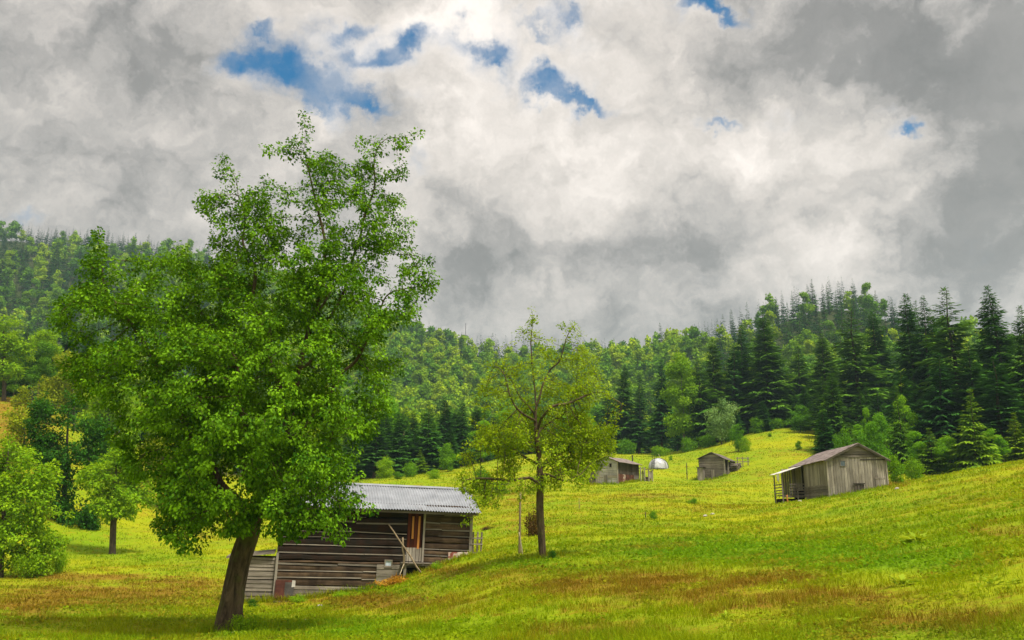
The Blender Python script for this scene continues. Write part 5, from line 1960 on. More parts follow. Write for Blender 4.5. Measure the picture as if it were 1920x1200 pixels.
LEFT = [
    dict(name='broadleaf_tree', px=2, Y=58, basepy=1075, leafm='light_leaf', label='full light green tree at the meadow edge with branches down to the ground',
         lobes=[(15, 835, 40, 26, 1, 0, 1.1), (25, 865, 58, 40, 1, 0, 1.6), (-30, 900, 70, 60, 1, 0, 2), (60, 900, 55, 45, 1, 0, 1.6), (20, 950, 95, 60, 1, 0, 2.6), (85, 960, 45, 35, 1, 0, 1.3), (40, 1010, 85, 50, 1, -.3, 2.4), (95, 1020, 30, 35, .9, 0, 1), (-50, 980, 60, 70, 1, 0, 2), (40, 1050, 70, 22, .8, -.4, 1.5)],
         n=900, base_r=0.17, per_tip=18, per_node=5, spread=.34, L=.15, W=.10, step=.3, kill=.36),
    dict(name='broadleaf_tree', px=211, Y=74, basepy=1034, leafm='light_leaf', label='small round light green tree with a short dark trunk standing alone on the grass',
         lobes=[(225, 870, 40, 35, 1, 0, 1.3), (205, 905, 60, 40, 1, 0, 2.2), (250, 920, 45, 40, 1, 0, 1.6), (175, 935, 35, 32, 1, 0, 1.4), (215, 945, 65, 28, 1, 0, 2.2), (265, 955, 30, 22, .8, 0, 1), (180, 970, 30, 16, .7, 0, 1)],
         n=620, base_r=0.26, per_tip=20, per_node=5, spread=.36, L=.16, W=.11, step=.32, kill=.4),
    dict(name='broadleaf_tree', px=118, Y=84, basepy=1022, leafm='dark_leaf', label='dark green tree with black trunk behind the light green meadow edge trees',
         lobes=[(110, 765, 55, 30, 1, 0, 1.6), (150, 800, 50, 35, 1, 0, 1.8), (85, 800, 45, 30, 1, 0, 1.6), (120, 850, 75, 45, 1, 0, 2.5), (165, 870, 40, 40, .8, 0, 1.6), (100, 910, 55, 40, .8, 0, 2), (140, 960, 50, 40, .7, 0, 1.8), (185, 820, 30, 40, .8, 0, 1.2)],
         n=760, base_r=0.24, per_tip=18, per_node=5, spread=.42, L=.19, W=.12, step=.38, kill=.45),
    dict(name='broadleaf_tree', px=45, Y=98, basepy=905, leafm='yellow_leaf', label='yellow green round tree on the slope above the meadow edge tree',
         lobes=[(40, 790, 40, 24, 1, 0, 1.6), (70, 815, 34, 26, 1, 0, 1.5), (20, 830, 40, 28, 1, 0, 1.6), (55, 855, 50, 26, 1, 0, 2)],
         n=300, base_r=0.16, per_tip=16, per_node=4, spread=.45, L=.2, W=.14, step=.42, kill=.5, tip_r=.01, thr=.03),
    dict(name='broadleaf_tree', px=205, Y=112, basepy=930, leafm='light_leaf', label='bright green tree rising behind the small round tree',
         lobes=[(195, 735, 34, 24, 1, 0, 1.8), (225, 765, 44, 30, 1, 0, 2), (180, 790, 44, 30, 1, 0, 2), (215, 820, 56, 34, 1, 0, 2.4), (195, 860, 50, 26, 1, 0, 2)],
         n=420, base_r=0.2, per_tip=16, per_node=4, spread=.5, L=.22, W=.15, step=.45, kill=.5, tip_r=.01, thr=.03),
    dict(name='broadleaf_tree', px=90, Y=150, basepy=770, leafm='light_leaf', label='light green tree right of the leaning trunk tree at the forest foot',
         lobes=[(85, 640, 30, 22, 1, 0, 2), (110, 670, 32, 26, 1, 0, 2), (75, 690, 36, 26, 1, 0, 2.2), (100, 715, 42, 22, 1, 0, 2.4)],
         n=380, base_r=0.22, per_tip=16, per_node=4, spread=.55, L=.25, W=.17, step=.5, kill=.6, tip_r=.012, thr=.03),
    dict(name='broadleaf_tree', px=8, Y=138, basepy=745, leafm='light_leaf', label='yellow green tree with a leaning trunk on the orange slope at the photo edge',
         lobes=[(20, 615, 35, 25, 1, 0, 2), (-10, 640, 45, 35, 1, 0, 2.6), (40, 650, 32, 30, 1, 0, 2), (20, 685, 45, 26, 1, 0, 2.6), (-20, 690, 40, 30, 1, 0, 2.4)],
         n=480, base_r=0.32, per_tip=20, per_node=5, spread=.55, L=.26, W=.18, step=.5, kill=.6, tip_r=.012, thr=.03),
    dict(name='broadleaf_tree', px=58, Y=118, basepy=812, leafm='yellow_leaf', label='small thin yellow green tree below the leaning trunk on the orange slope',
         lobes=[(60, 730, 26, 18, 1, 0, 1.3), (45, 755, 24, 18, 1, 0, 1.3), (75, 760, 26, 20, 1, 0, 1.3), (60, 780, 34, 15, 1, 0, 1.3)],
         n=230, base_r=0.12, per_tip=14, per_node=4, spread=.42, L=.2, W=.13, step=.4, kill=.5, tip_r=.01, thr=.025),
    dict(name='broadleaf_tree', px=140, Y=130, basepy=800, leafm='yellow_leaf', label='yellowish thin tree half hidden by the pear tree crown',
         lobes=[(130, 680, 35, 20, 1, 0, 1.8), (155, 700, 30, 28, 1, 0, 1.8), (110, 715, 32, 22, 1, 0, 1.8), (140, 745, 48, 24, 1, 0, 2.2)],
         n=330, base_r=0.18, per_tip=14, per_node=4, spread=.5, L=.24, W=.16, step=.45, kill=.55, tip_r=.01, thr=.03),
    dict(name='broadleaf_tree', px=300, Y=104, basepy=960, leafm='yellow_leaf', label='yellow green tree seen through gaps low in the pear tree crown',
         lobes=[(300, 850, 40, 30, 1, 0, 2), (330, 880, 40, 30, 1, 0, 2), (285, 890, 40, 24, 1, 0, 2)],
         n=300, base_r=0.2, per_tip=15, per_node=4, spread=.45, L=.22, W=.15, step=.42, kill=.5, tip_r=.01, thr=.03),
]
for d in LEFT:
    d = dict(d)
    d['n'], d['step'], d['kill'] = d['n'] * 3, d['step'] * .75, d['kill'] * .55
    d['L'], d['W'] = d['L'] * 1.35, d['W'] * 1.35
    d['leafm'] = M[d['leafm']]
    d['barkm'] = M['bark']
    simple_tree(d.pop('name'), d.pop('px'), d.pop('Y'), d.pop('basepy'), d.pop('lobes'), d.pop('leafm'), d.pop('barkm'), d.pop('label'), clump=.82, clump_scale=.6, droop=.35, **d)


# ------------------------------------------------------------------ forest trees: a few models of each kind, then copies
def conifer_mesh(H, Rm, whorl, nb, ns, sw, seed, ragged=0.2, taper=0.85, low=0.06):
    """spruce crown: whorls of drooping boughs, each a fan of pointed sprays"""
    g = np.random.default_rng(seed)
    Pp, D, N, L, W, tint = [], [], [], [], [], []
    zc = H * low
    gap_t = 0
    while zc < H * 0.985:
        t = (zc / H - low) / (1 - low)
        prof = (1 - t) ** taper * min(1, 0.55 + t * 3.5)
        a0 = g.uniform(0, 6.28)
        for k in range(nb):
            if g.uniform() < 0.10 + 0.1 * ragged:
                continue
            a = a0 + 6.28 * k / nb + g.normal() * 0.25
            ln = max(0.30, Rm * prof * g.uniform(1 - ragged - .25, 1 + ragged))
            d = np.array([math.cos(a), math.sin(a), 0])
            slope = 0.35 - 0.75 * (1 - t) + g.normal() * 0.08
            z1 = zc + g.uniform(-.5, .5) * whorl
            side = np.array([-d[1], d[0], 0])
            nsp = max(2, int(round(ns * (ln / Rm) + 1)))
            bt = g.uniform()
            for s in range(nsp):
                f = (s + 0.55) / nsp
                p = d * ln * f * 0.8 + np.array([0, 0, z1 + slope * ln * f * 0.8 + 0.10 * ln * f * f])
                sl = ln * (0.55 - 0.28 * f) * g.uniform(.8, 1.25) + 0.12
                for sg in (-1, 1):
                    dd = d * (0.55 + .35 * f) + side * sg * (0.85 - 0.35 * f) + np.array([0, 0, slope * .6 - 0.28 + g.normal() * .12])
                    Pp.append(p)
                    D.append(dd)
                    N.append([g.normal() * .35, g.normal() * .35, 1])
                    L.append(sl)
                    W.append(sl * sw)
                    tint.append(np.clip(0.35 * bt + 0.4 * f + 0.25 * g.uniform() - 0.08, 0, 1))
            p = d * ln * .62 + np.array([0, 0, z1 + slope * ln * .6])
            Pp.append(p)
            D.append(d + np.array([0, 0, slope + 0.1]))
            N.append([0, 0, 1])
            L.append(ln * .42)
            W.append(ln * .42 * sw)
            tint.append(np.clip(.5 + .4 * bt, 0, 1))
        zc += whorl * g.uniform(.75, 1.25) * (0.6 + 0.4 * (1 - t))
    for k in range(4):      # leader shoot
        a = k * 2.4
        Pp.append(np.array([0, 0, H * (0.965 + 0.004 * k)]))
        D.append([math.cos(a) * .35, math.sin(a) * .35, 1])
        N.append([math.sin(a), -math.cos(a), 0.1])
        L.append(0.03 * H * (1 - .08 * k))
        W.append(0.005 * H)
        tint.append(.6)
    V, F = leaf_quads(np.array(Pp), np.array(D, float), np.array(N, float), np.array(L), np.array(W), 0.12, 0.10)
    return V, F, np.repeat(np.array(tint), 4)


def trunk_arrays(H, r, n=7, wob=0.1, seed=0):
    g = np.random.default_rng(seed)
    zs = np.array([-0.6, 0, .1, .3, .55, .8, .97]) * H
    zs[0] = -0.6
    th = np.arange(n) * 2 * math.pi / n
    V = []
    for i, z in enumerate(zs):
        rr = r * max(0.06, (1 - max(0, z) / H)) * (1.35 if z < .1 else 1)
        c = g.normal(size=2) * wob * (z > .1)
        V.append(np.stack([c[0] + rr * np.cos(th), c[1] + rr * np.sin(th), np.full(n, z)], 1))
    i, j = np.meshgrid(np.arange(len(zs) - 1), np.arange(n), indexing='ij')
    jn = (j + 1) % n
    return np.concatenate(V), np.stack([i * n + j, i * n + jn, (i + 1) * n + jn, (i + 1) * n + j], -1).reshape(-1, 4)


def broadleaf_mesh(H, Rm, nleaf, L, seed, low=0.22, nl=16, coh=0.8, rag=1.0):
    """rounded but broken crown: leaf clumps gathered on the outside of many small lobes"""
    g = np.random.default_rng(seed)
    lob = []
    for k in range(nl):
        t = g.uniform(0, 1)
        zc = H * (low + (1 - low) * (0.10 + 0.80 * t))
        prof = math.sin(math.pi * (0.14 + 0.78 * t)) ** 0.75
        a, rr = g.uniform(0, 6.28), Rm * prof * math.sqrt(g.uniform(0, 1)) * 0.82
        lob.append((rr * math.cos(a), rr * math.sin(a), zc, Rm * g.uniform(.16, .40)))
    if low < .01:
        lob += [(Rm * .3, 0, H * .2, Rm * .5), (-Rm * .3, Rm * .2, H * .18, Rm * .5), (0, -Rm * .3, H * .15, Rm * .45)]
    lob.append((0, 0, H * .92, Rm * .3))
    lob.append((0, 0, H * (low + .5 * (1 - low)), Rm * .48))
    lob = np.array(lob)
    lob[:, :2] = lob[:, :2] * g.uniform(.8, 1.15, 2) + g.normal(size=2) * .06 * Rm
    w = lob[:, 3] ** 2
    k = g.choice(len(lob), nleaf, p=w / w.sum())
    v = g.normal(size=(nleaf, 3))
    v /= np.linalg.norm(v, axis=1, keepdims=True)
    rad = lob[k, 3] * g.uniform(.42, 1.25, nleaf)
    p = lob[k, :3] + v * rad[:, None] * np.array([1, 1, .8])
    p[:, 2] = np.maximum(p[:, 2], H * low * .6)
    D = v * .5 + g.normal(size=(nleaf, 3)) * .6
    D[:, 2] -= .25
    N = v * coh + g.normal(size=(nleaf, 3)) * .45 * rag + np.array([0, 0, .6])
    Ls = L * g.uniform(.6, 1.35, nleaf)
    V, F = leaf_quads(p, D, N, Ls, Ls * .8, .15, .1)
    tint = np.clip(.45 * g.uniform(0, 1, len(lob))[k] + .55 * g.uniform(0, 1, nleaf), 0, 1)
    return V, F, np.repeat(tint, 4)


def near_model(kind, arrays, trunk, leafm, barkm):
    V, F, tint = arrays
    crown = np_mesh(kind + '_crown', V, [F], {'tint': ('POINT', tint)})
    crown.materials.append(leafm)
    Vt, Ft = trunk
    tr = np_mesh(kind + '_trunk', Vt, [Ft], smooth=True)
    tr.materials.append(barkm)
    return tr, crown


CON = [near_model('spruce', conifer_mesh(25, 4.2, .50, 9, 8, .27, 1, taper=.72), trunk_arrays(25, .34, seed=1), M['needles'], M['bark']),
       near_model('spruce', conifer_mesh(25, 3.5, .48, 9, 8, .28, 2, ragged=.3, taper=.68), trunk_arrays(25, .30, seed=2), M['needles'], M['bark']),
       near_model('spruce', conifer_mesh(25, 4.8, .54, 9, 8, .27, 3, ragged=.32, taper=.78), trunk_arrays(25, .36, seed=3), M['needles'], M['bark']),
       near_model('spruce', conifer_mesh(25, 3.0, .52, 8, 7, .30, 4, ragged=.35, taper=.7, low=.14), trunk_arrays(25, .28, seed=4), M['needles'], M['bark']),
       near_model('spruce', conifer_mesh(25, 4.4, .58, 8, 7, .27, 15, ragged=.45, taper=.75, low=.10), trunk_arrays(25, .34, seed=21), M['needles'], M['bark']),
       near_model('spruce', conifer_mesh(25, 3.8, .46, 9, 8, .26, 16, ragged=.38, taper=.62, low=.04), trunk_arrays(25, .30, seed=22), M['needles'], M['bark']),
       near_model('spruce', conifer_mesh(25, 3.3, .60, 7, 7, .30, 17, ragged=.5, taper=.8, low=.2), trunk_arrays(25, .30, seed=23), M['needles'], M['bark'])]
CR = (4.2, 3.5, 4.8, 3.0, 4.4, 3.8, 3.3)
YCON = [near_model('young_spruce', conifer_mesh(12, 3.0, .42, 8, 5, .36, 5, ragged=.3, taper=.95, low=.02), trunk_arrays(12, .18, seed=5), M['young_needles'], M['bark'])]
BRO = [near_model('beech', broadleaf_mesh(18, 4.6, 10000, .38, 21, low=.10), trunk_arrays(14, .28, seed=6), M['wood_leaf'], M['bark_grey']),
       near_model('beech', broadleaf_mesh(20, 4.2, 10000, .38, 22, nl=22, low=.04), trunk_arrays(15, .28, seed=7), M['wood_leaf'], M['bark_grey']),
       near_model('beech', broadleaf_mesh(17, 5.2, 10000, .40, 23, low=.08, nl=24), trunk_arrays(13, .28, seed=8), M['wood_leaf'], M['bark_grey'])]
EBRO = []
for tr_, cr_ in BRO:
    cr_ = cr_.copy()
    cr_.materials[0] = M['edge_leaf']
    EBRO.append((tr_, cr_))
SHR = [near_model('shrub', broadleaf_mesh(2.4, 1.7, 2600, .16, 31, low=.0, nl=20), trunk_arrays(1.6, .05, 5, .05, 9), M['shrub_leaf'], M['bark']),
       near_model('shrub', broadleaf_mesh(3.2, 1.6, 2600, .17, 32, low=.02, nl=20), trunk_arrays(2.4, .06, 5, .05, 10), M['shrub_leaf'], M['bark'])]


BUSHT = [near_model('bush', broadleaf_mesh(8, 3.3, 5200, .27, 33, low=.0, nl=24), trunk_arrays(5, .10, 5, .1, 12), M['shrub_leaf'], M['bark']),
         near_model('bush', broadleaf_mesh(8, 2.9, 5200, .27, 34, low=.02, nl=26), trunk_arrays(5, .10, 5, .1, 13), M['shrub_leaf'], M['bark'])]
PALE = near_model('bush', broadleaf_mesh(8, 3.4, 5200, .30, 35, low=.06, nl=26), trunk_arrays(5, .12, 5, .1, 14), M['pale_leaf'], M['bark'])
TALLY = near_model('tall_tree', broadleaf_mesh(26, 5.0, 15000, .42, 36, low=.02, nl=40), trunk_arrays(20, .35, seed=15), M['column_leaf'], M['bark_grey'])


def stand(name, model, p, s, sz, label, cat='tree', group=None, lean=0.03):
    r = empty(name, p, label=label, cat=cat, group=group)
    r.rotation_euler = (rng.normal() * lean, rng.normal() * lean, rng.uniform(0, 6.28))
    r.scale = (s, s, sz)
    for nm, me in zip(('trunk', 'crown'), model):
        link(nm, me, r)
    return r


PLACED = []     # (x, y, r) of trees already standing in the forest


def by_pixels(name, kind, px, Y, toppy, width, label, cat='tree', group=None, k=0, basepy=None):
    model, H, Rm = {'c': (CON[k % 7], 25, CR[k % 7]), 'y': (YCON[0], 12, 3.0), 'b': (EBRO[k % 3], (18, 20, 17)[k % 3], (4.6, 4.2, 5.2)[k % 3]),
                    's': (SHR[k % 2], (2.4, 3.2)[k % 2], (1.7, 1.6)[k % 2]), 't': (TALLY, 26, 5.0)}[kind]
    g = G(px, Y, toppy * .4 + 860 * .6 if basepy is None else basepy)
    top = P(px, toppy, Y)[2]
    h = max(0.5, top - g.z)
    s = width * Y / FPX / 2 / Rm * (1.18 if kind == 'c' else 1.0)
    PLACED.append((g.x, g.y, s * Rm))
    return stand(name, model, (g.x, g.y, g.z - .1), s, h / H, label, cat, group)


FEATURE = [  # kind, column, distance, top row, width, model, label
    ('c', 1443, 182, 580, 108, 0, 'tall symmetrical dark spruce standing in front of its neighbours above the small cabin'),
    ('c', 1609, 160, 576, 118, 2, 'broad dark spruce left of the grey plank shed roof, tallest beside the knoll'),
    ('c', 1656, 168, 579, 96, 1, 'dark spruce close behind and right of the broad one above the plank shed'),
    ('c', 1800, 122, 533, 150, 2, 'very tall wide dark spruce with ragged tip above the right end of the meadow crest'),
    ('c', 1890, 118, 527, 120, 1, 'tallest spruce at the photo edge with a narrow ragged tip'),
    ('c', 1716, 138, 548, 92, 1, 'slim dark spruce whose tip stands alone left of a twin'),
    ('c', 1745, 135, 553, 84, 3, 'slim dark spruce with narrow tip between two taller spruces'),
    ('c', 1766, 140, 572, 78, 3, 'lower slim spruce just left of the very tall wide spruce'),
    ('c', 1856, 125, 562, 80, 3, 'thin spruce with an open tip between the two tallest spruces'),
    ('c', 1922, 112, 570, 84, 1, 'dark spruce cut by the photo edge behind the meadow crest'),
    ('c', 1830, 114, 640, 120, 0, 'dark spruce filling the stand below the very tall wide spruce'),
    ('c', 1870, 108, 665, 120, 2, 'lower dark spruce just behind the meadow crest at the far side of the shed'),
    ('c', 1765, 116, 660, 118, 2, 'broad lower dark spruce behind the young light green spruce'),
    ('c', 1700, 122, 690, 96, 0, 'mid height dark spruce right of the plank shed ridge'),
    ('c', 1551, 176, 622, 78, 1, 'dark spruce above the top of the grass knoll'),
    ('c', 1500, 186, 648, 84, 0, 'dark spruce at the back of the knoll right of the symmetrical one'),
    ('c', 1398, 190, 606, 74, 3, 'slender dark spruce left of the tall symmetrical one'),
    ('c', 1372, 186, 640, 84, 0, 'dark spruce in the stand above the small cabin'),
    ('c', 1340, 184, 632, 76, 1, 'dark spruce right of the tall yellow green tree'),
    ('c', 1318, 180, 668, 72, 0, 'lower dark spruce touching the tall yellow green tree'),
    ('c', 1240, 196, 672, 50, 3, 'narrow green spruce left of the tall yellow green tree'),
    ('c', 1163, 212, 682, 56, 1, 'dark spruce behind the sparse tree, above the far cabin'),
    ('c', 1196, 210, 706, 44, 3, 'narrow pointed spruce above the white plastic mound'),
    ('c', 1140, 216, 715, 50, 0, 'dark spruce partly behind the branches of the sparse tree'),
    ('t', 1280, 180, 654, 84, 1, 'tall yellow green column shaped tree at the front of the dark spruces'),
    ('y', 1822, 101, 728, 110, 0, 'bright light green young spruce in front of the dark stand'),
    ('c', 1548, 116, 762, 62, 0, 'small dark spruce between the knoll and the plank shed roof'),
    ('y', 1685, 112, 720, 70, 0, 'yellow green young conifer rising behind the plank shed'),
    ('y', 1600, 118, 792, 46, 0, 'small bushy light conifer just left above the plank shed ridge'),
    ('b', 1715, 106, 806, 48, 0, 'bright green leafy young tree behind the crest right of the plank shed'),
    ('b', 1780, 103, 815, 60, 2, 'low light green leafy tree left of the young light green spruce'),
    ('b', 1865, 102, 800, 50, 1, 'low leafy tree right of the young light green spruce'),
    ('b', 1700, 118, 735, 46, 1, 'slim light green leafy tree among the dark spruces right of the plank shed'),
    ('b', 1628, 128, 762, 30, 0, 'narrow bright leafy tree between dark spruces over the plank shed ridge'),
    ('b', 1556, 140, 748, 52, 0, 'bright green small tree on the right edge of the knoll'),
    ('b', 1610, 122, 792, 46, 1, 'light green round tree directly behind the plank shed'),
    ('b', 1650, 118, 772, 50, 2, 'light green tree behind the right end of the plank shed roof'),
    ('y', 1745, 104, 800, 90, 0, 'low bushy young conifer behind the meadow crest'),
    ('y', 1905, 103, 770, 80, 0, 'low green young conifer near the photo edge behind the crest'),
    ('c', 802, 160, 752, 62, 0, 'dark spruce in the middle of the valley group behind the barn roof'),
    ('c', 836, 166, 742, 56, 1, 'pointed spruce right of the middle of the valley group'),
    ('c', 868, 170, 746, 46, 3, 'slim spruce at the right end of the valley group'),
    ('c', 757, 162, 765, 56, 2, 'thin spruce with pale trunk at the left of the valley group'),
    ('y', 788, 150, 842, 44, 0, 'small dark green conifer in front of the valley spruces'),
    ('b', 905, 176, 788, 60, 0, 'light green round tree right of the valley spruces'),
    ('b', 735, 170, 742, 66, 2, 'light green round tree left of the valley spruces'),
    ('b', 945, 205, 765, 60, 1, 'light green tree seen left of the sparse tree trunk'),
    ('b', 1100, 215, 770, 56, 2, 'green round tree seen through the right half of the sparse tree'),
    ('b', 1050, 214, 775, 60, 1, 'green round tree seen right of the sparse tree trunk'),
]
for fi, (kind, px, Y, top, wd, k, label) in enumerate(FEATURE):
    if kind == 'c' and fi % 2:
        k += 4
    by_pixels({'c': 'spruce_tree', 'y': 'young_spruce', 'b': 'broadleaf_tree', 't': 'broadleaf_tree'}[kind], kind, px, Y, top, wd, label, k=k)

SHRUBS = [  # column, row of base, distance, top row, width, model, label
    (1352, 826, 168, 750, 60, 1, 'pale grey green round bush tree at the foot of the spruces', 'pale'),
    (1385, 850, 148, 795, 34, 1, 'upright bright green bush on the left flank of the knoll', None),
    (1397, 852, 146, 820, 28, 0, 'small green bush beside the upright one on the knoll', None),
    (1500, 815, 164, 760, 52, 1, 'round light green bush on top of the knoll', None),
    (1445, 833, 160, 812, 12, 1, 'tiny pale shrub alone on the knoll grass', None),
    (1500, 852, 140, 826, 16, 1, 'tiny green shrub on the right flank of the knoll', None),
    (1235, 858, 170, 838, 46, 0, 'wide low green bush above the white plastic mound', None),
    (1258, 861, 158, 854, 10, 0, 'very small dark green bush right of the white plastic mound', None),
    (1301, 950, 74, 934, 24, 0, 'small green bush alone in the open meadow below the small cabin', None),
    (1226, 976, 58, 958, 20, 0, 'small dark bush beside a short stake in the meadow', None),
    (1330, 845, 172, 815, 44, 0, 'green bush directly above the small cabin roof', None),
    (1362, 842, 172, 800, 40, 1, 'green bush right above the small cabin roof', None),
    (1290, 850, 176, 822, 40, 0, 'green bush left above the small cabin', None),
    (1175, 855, 190, 825, 44, 0, 'green bush at forest edge above the far cabin', None),
    (1420, 812, 172, 785, 44, 0, 'bush at the foot of the tall symmetrical spruce', None),
    (1460, 806, 176, 785, 40, 0, 'low bush along the top edge of the knoll', None),
    (1545, 826, 134, 795, 46, 1, 'light green bush where the knoll meets the trees', None),
    (1590, 835, 112, 800, 50, 0, 'yellow green bush just behind the plank shed roof', None),
    (1680, 905, 74, 855, 36, 1, 'green bush touching the right end of the plank shed', None),
    (1715, 898, 84, 862, 44, 0, 'green bush behind the meadow crest right of the shed', None),
    (1640, 868, 98, 790, 60, 1, 'light green bush behind the shed roof right slope', None),
    (720, 895, 132, 855, 44, 0, 'light green bush above the left part of the barn ridge', None),
    (770, 893, 132, 868, 34, 0, 'round light green bush above the middle of the barn ridge', None),
    (745, 898, 124, 884, 24, 1, 'small green bush just over the barn ridge', None),
    (815, 902, 122, 880, 30, 0, 'low green bush above the right part of the barn ridge', None),
    (840, 880, 150, 830, 40, 1, 'yellow green bush between valley spruces and sparse tree', None),
    (900, 930, 96, 880, 50, 0, 'green bush low behind the sparse tree branches', None),
    (940, 945, 90, 900, 50, 1, 'green bush in the dip left of the wooden pole', None),
    (1003, 1000, 50, 952, 44, 0, 'dark brown bush behind the sparse tree trunk', 'brown'),
    (1033, 1056, 33, 1030, 26, 0, 'dark green tuft of weeds at the foot of the sparse tree', 'dark'),
    (464, 1181, 24.3, 1142, 60, 0, 'leafy weeds growing at the foot of the pear tree', 'light'),
    (60, 1066, 57, 1030, 70, 0, 'dense green bush under the light green meadow edge tree', 'light'),
    (105, 1060, 60, 1020, 40, 0, 'small bush at the right foot of the meadow edge tree', 'light'),
    (20, 1000, 78, 930, 60, 1, 'dark bush behind the meadow edge tree', 'dark'),
    (170, 1015, 84, 960, 44, 0, 'dark undergrowth bush below the dark tree', 'dark'),
    (560, 1122, 42, 1112, 34, 0, 'low weeds along the log barn wall base', 'light'),
    (640, 1116, 42, 1106, 40, 0, 'low weeds further along the log barn wall base', 'light'),
    (475, 1140, 41, 1122, 30, 0, 'weeds below the lean-to of the log barn', 'dark'),
    (820, 1062, 41.6, 1050, 22, 0, 'green weeds growing up under the barn platform', 'light'),
    (915, 1005, 60, 985, 30, 0, 'low brown bush on the bank right of the barn', 'brown'),
]
SPECIAL = {}
for key, mat in (('pale', 'pale_leaf'), ('brown', 'brown_leaf'), ('dark', 'dark_leaf'), ('light', 'light_leaf')):
    V, F, tint = broadleaf_mesh(2.4, 1.7, 2600, .16, 40 + len(key), low=.0, nl=20)
    SPECIAL[key] = near_model('shrub', (V, F, tint), trunk_arrays(1.6, .05, 5, .05, 11), M[mat], M['bark'])
for px, bp, Y, top, wd, k, label, key in SHRUBS:
    g = G(px, Y, bp)
    h = max(.25, P(px, top, Y)[2] - g.z)
    model, H, Rm = (SPECIAL[key], 2.4, 1.7) if key else (SHR[k], (2.4, 3.2)[k], (1.7, 1.6)[k])
    if h > 3.3 and key in (None, 'pale', 'light'):
        model, H, Rm = (PALE if key == 'pale' else BUSHT[k]), 8, (3.4 if key == 'pale' else (3.3, 2.9)[k])
    s = wd * Y / FPX / 2 / Rm
    stand('shrub', model, (g.x, g.y, g.z - .05), s, h / H, label, 'bush', lean=.05)


# ---- the woods: positions, what can be seen of each, and copies
def scatter():
    cand = []
    placed = np.array(PLACED)
    for i in range(60000):
        az = rng.uniform(-0.66, 0.66)
        r = math.exp(rng.uniform(math.log(96), math.log(1050)))
        # keep the density per area falling slowly with distance
        if rng.uniform() > min(1, (r / 560) ** 1.35):
            continue
        cand.append((math.sin(az) * r, math.cos(az) * r, r))
    c = np.array(cand)
    z = height(c[:, 0], c[:, 1])
    px, py = project(c[:, 0], c[:, 1], z)
    ok = c[:, 2] > forest_r(px) + 3
    ridge = np.interp(px, [a[0] for a in RIDGE], [a[2] for a in RIDGE])
    ok &= c[:, 2] < ridge * 1.06
    c, z, px = c[ok], z[ok], px[ok]
    keep = []
    cells = {}
    for i in np.argsort(c[:, 2]):
        x, y, r = c[i]
        sp = 4.2 + 0.0068 * r
        gx, gy = int(x // 12), int(y // 12)
        bad = False
        for a in (-1, 0, 1):
            for b in (-1, 0, 1):
                for (u, v) in cells.get((gx + a, gy + b), ()):
                    if (u - x) ** 2 + (v - y) ** 2 < sp * sp:
                        bad = True
        if bad or (len(placed) and r < 230 and (((placed[:, 0] - x) ** 2 + (placed[:, 1] - y) ** 2) < (placed[:, 2] * .55 + 1.5) ** 2).any()):
            continue
        cells.setdefault((gx, gy), []).append((x, y))
        keep.append(i)
    c, z, px = c[keep], z[keep], px[keep]
    n = len(c)
    # conifer share: noise patches, more at the ridge tops and in the stand on the right
    q = fbm(c[:, 0] * .010, c[:, 1] * .010 + 40, o=3)
    ridge = np.interp(px, [a[0] for a in RIDGE], [a[2] for a in RIDGE])
    pc = 0.36 + (q - .5) * 3.0 + 0.22 * sstep(c[:, 2] / ridge, .80, .98)
    pc = np.where((px > 1280), pc + .18 + .30 * sstep(c[:, 2] / ridge, .78, .95), pc)
    pc = np.where((px < 700) & (c[:, 2] > 300), pc + .06, pc)
    pc = np.where((px > 1270) & (c[:, 2] > .84 * ridge), .88, pc)
    pc = np.where((px > 1280) & (c[:, 2] > 235) & (c[:, 2] < 400), pc - .35, pc)
    pc = np.where((px > 1280) & (c[:, 2] < 235), .86, pc)
    pc = np.where((px > 640) & (px < 900) & (c[:, 2] < 230), .85, pc)
    pc = np.where((px > 1060) & (px < 1300) & (c[:, 2] > 330), pc - .25, pc)
    con = rng.uniform(0, 1, n) < pc
    h = np.where(con, rng.uniform(14, 28, n), rng.uniform(12, 22, n))
    h = np.where(con & (c[:, 2] > .85 * ridge) & (px < 900), h * .72, h)
    h = np.where(con & (c[:, 2] > .84 * ridge) & (px > 1270), h * .78, h)
    h = np.where((px > 1280) & (c[:, 2] < 270), rng.uniform(11, 19, n), h)
    edge = c[:, 2] < forest_r(px) + 14
    h = np.where(edge & (px < 1280), h * .75, h)
    h = np.where((c[:, 2] < 250) & (px < 640), h * .7, h)
    w = np.where(con, h / 25 * rng.uniform(3.9, 5.6, n), h / 18 * rng.uniform(4.2, 5.6, n))
    # nothing unnamed rises above the mid height of the near stands
    lim = np.full(n, 1e3)
    near = c[:, 2] < 340
    rowr = 690 + 70 * fbm(c[:, 0] * .03, c[:, 1] * .03 + 11, o=2) + rng.uniform(-25, 25, n)
    rowl = 775 + rng.uniform(-20, 30, n)
    lim = np.where(near & (px > 1280), (965 - rowr) / 1639 * c[:, 2] + CAMZ - z, lim)
    lim = np.where(near & (c[:, 2] < 265) & (px > 640) & (px <= 1280), (965 - rowl) / 1639 * c[:, 2] + CAMZ - z, lim)
    ok = lim > 6
    h = np.minimum(h, lim)
    w = np.minimum(w, h * .30)
    return tuple(a[ok] for a in (c[:, 0], c[:, 1], z, c[:, 2], px, con, h, w))


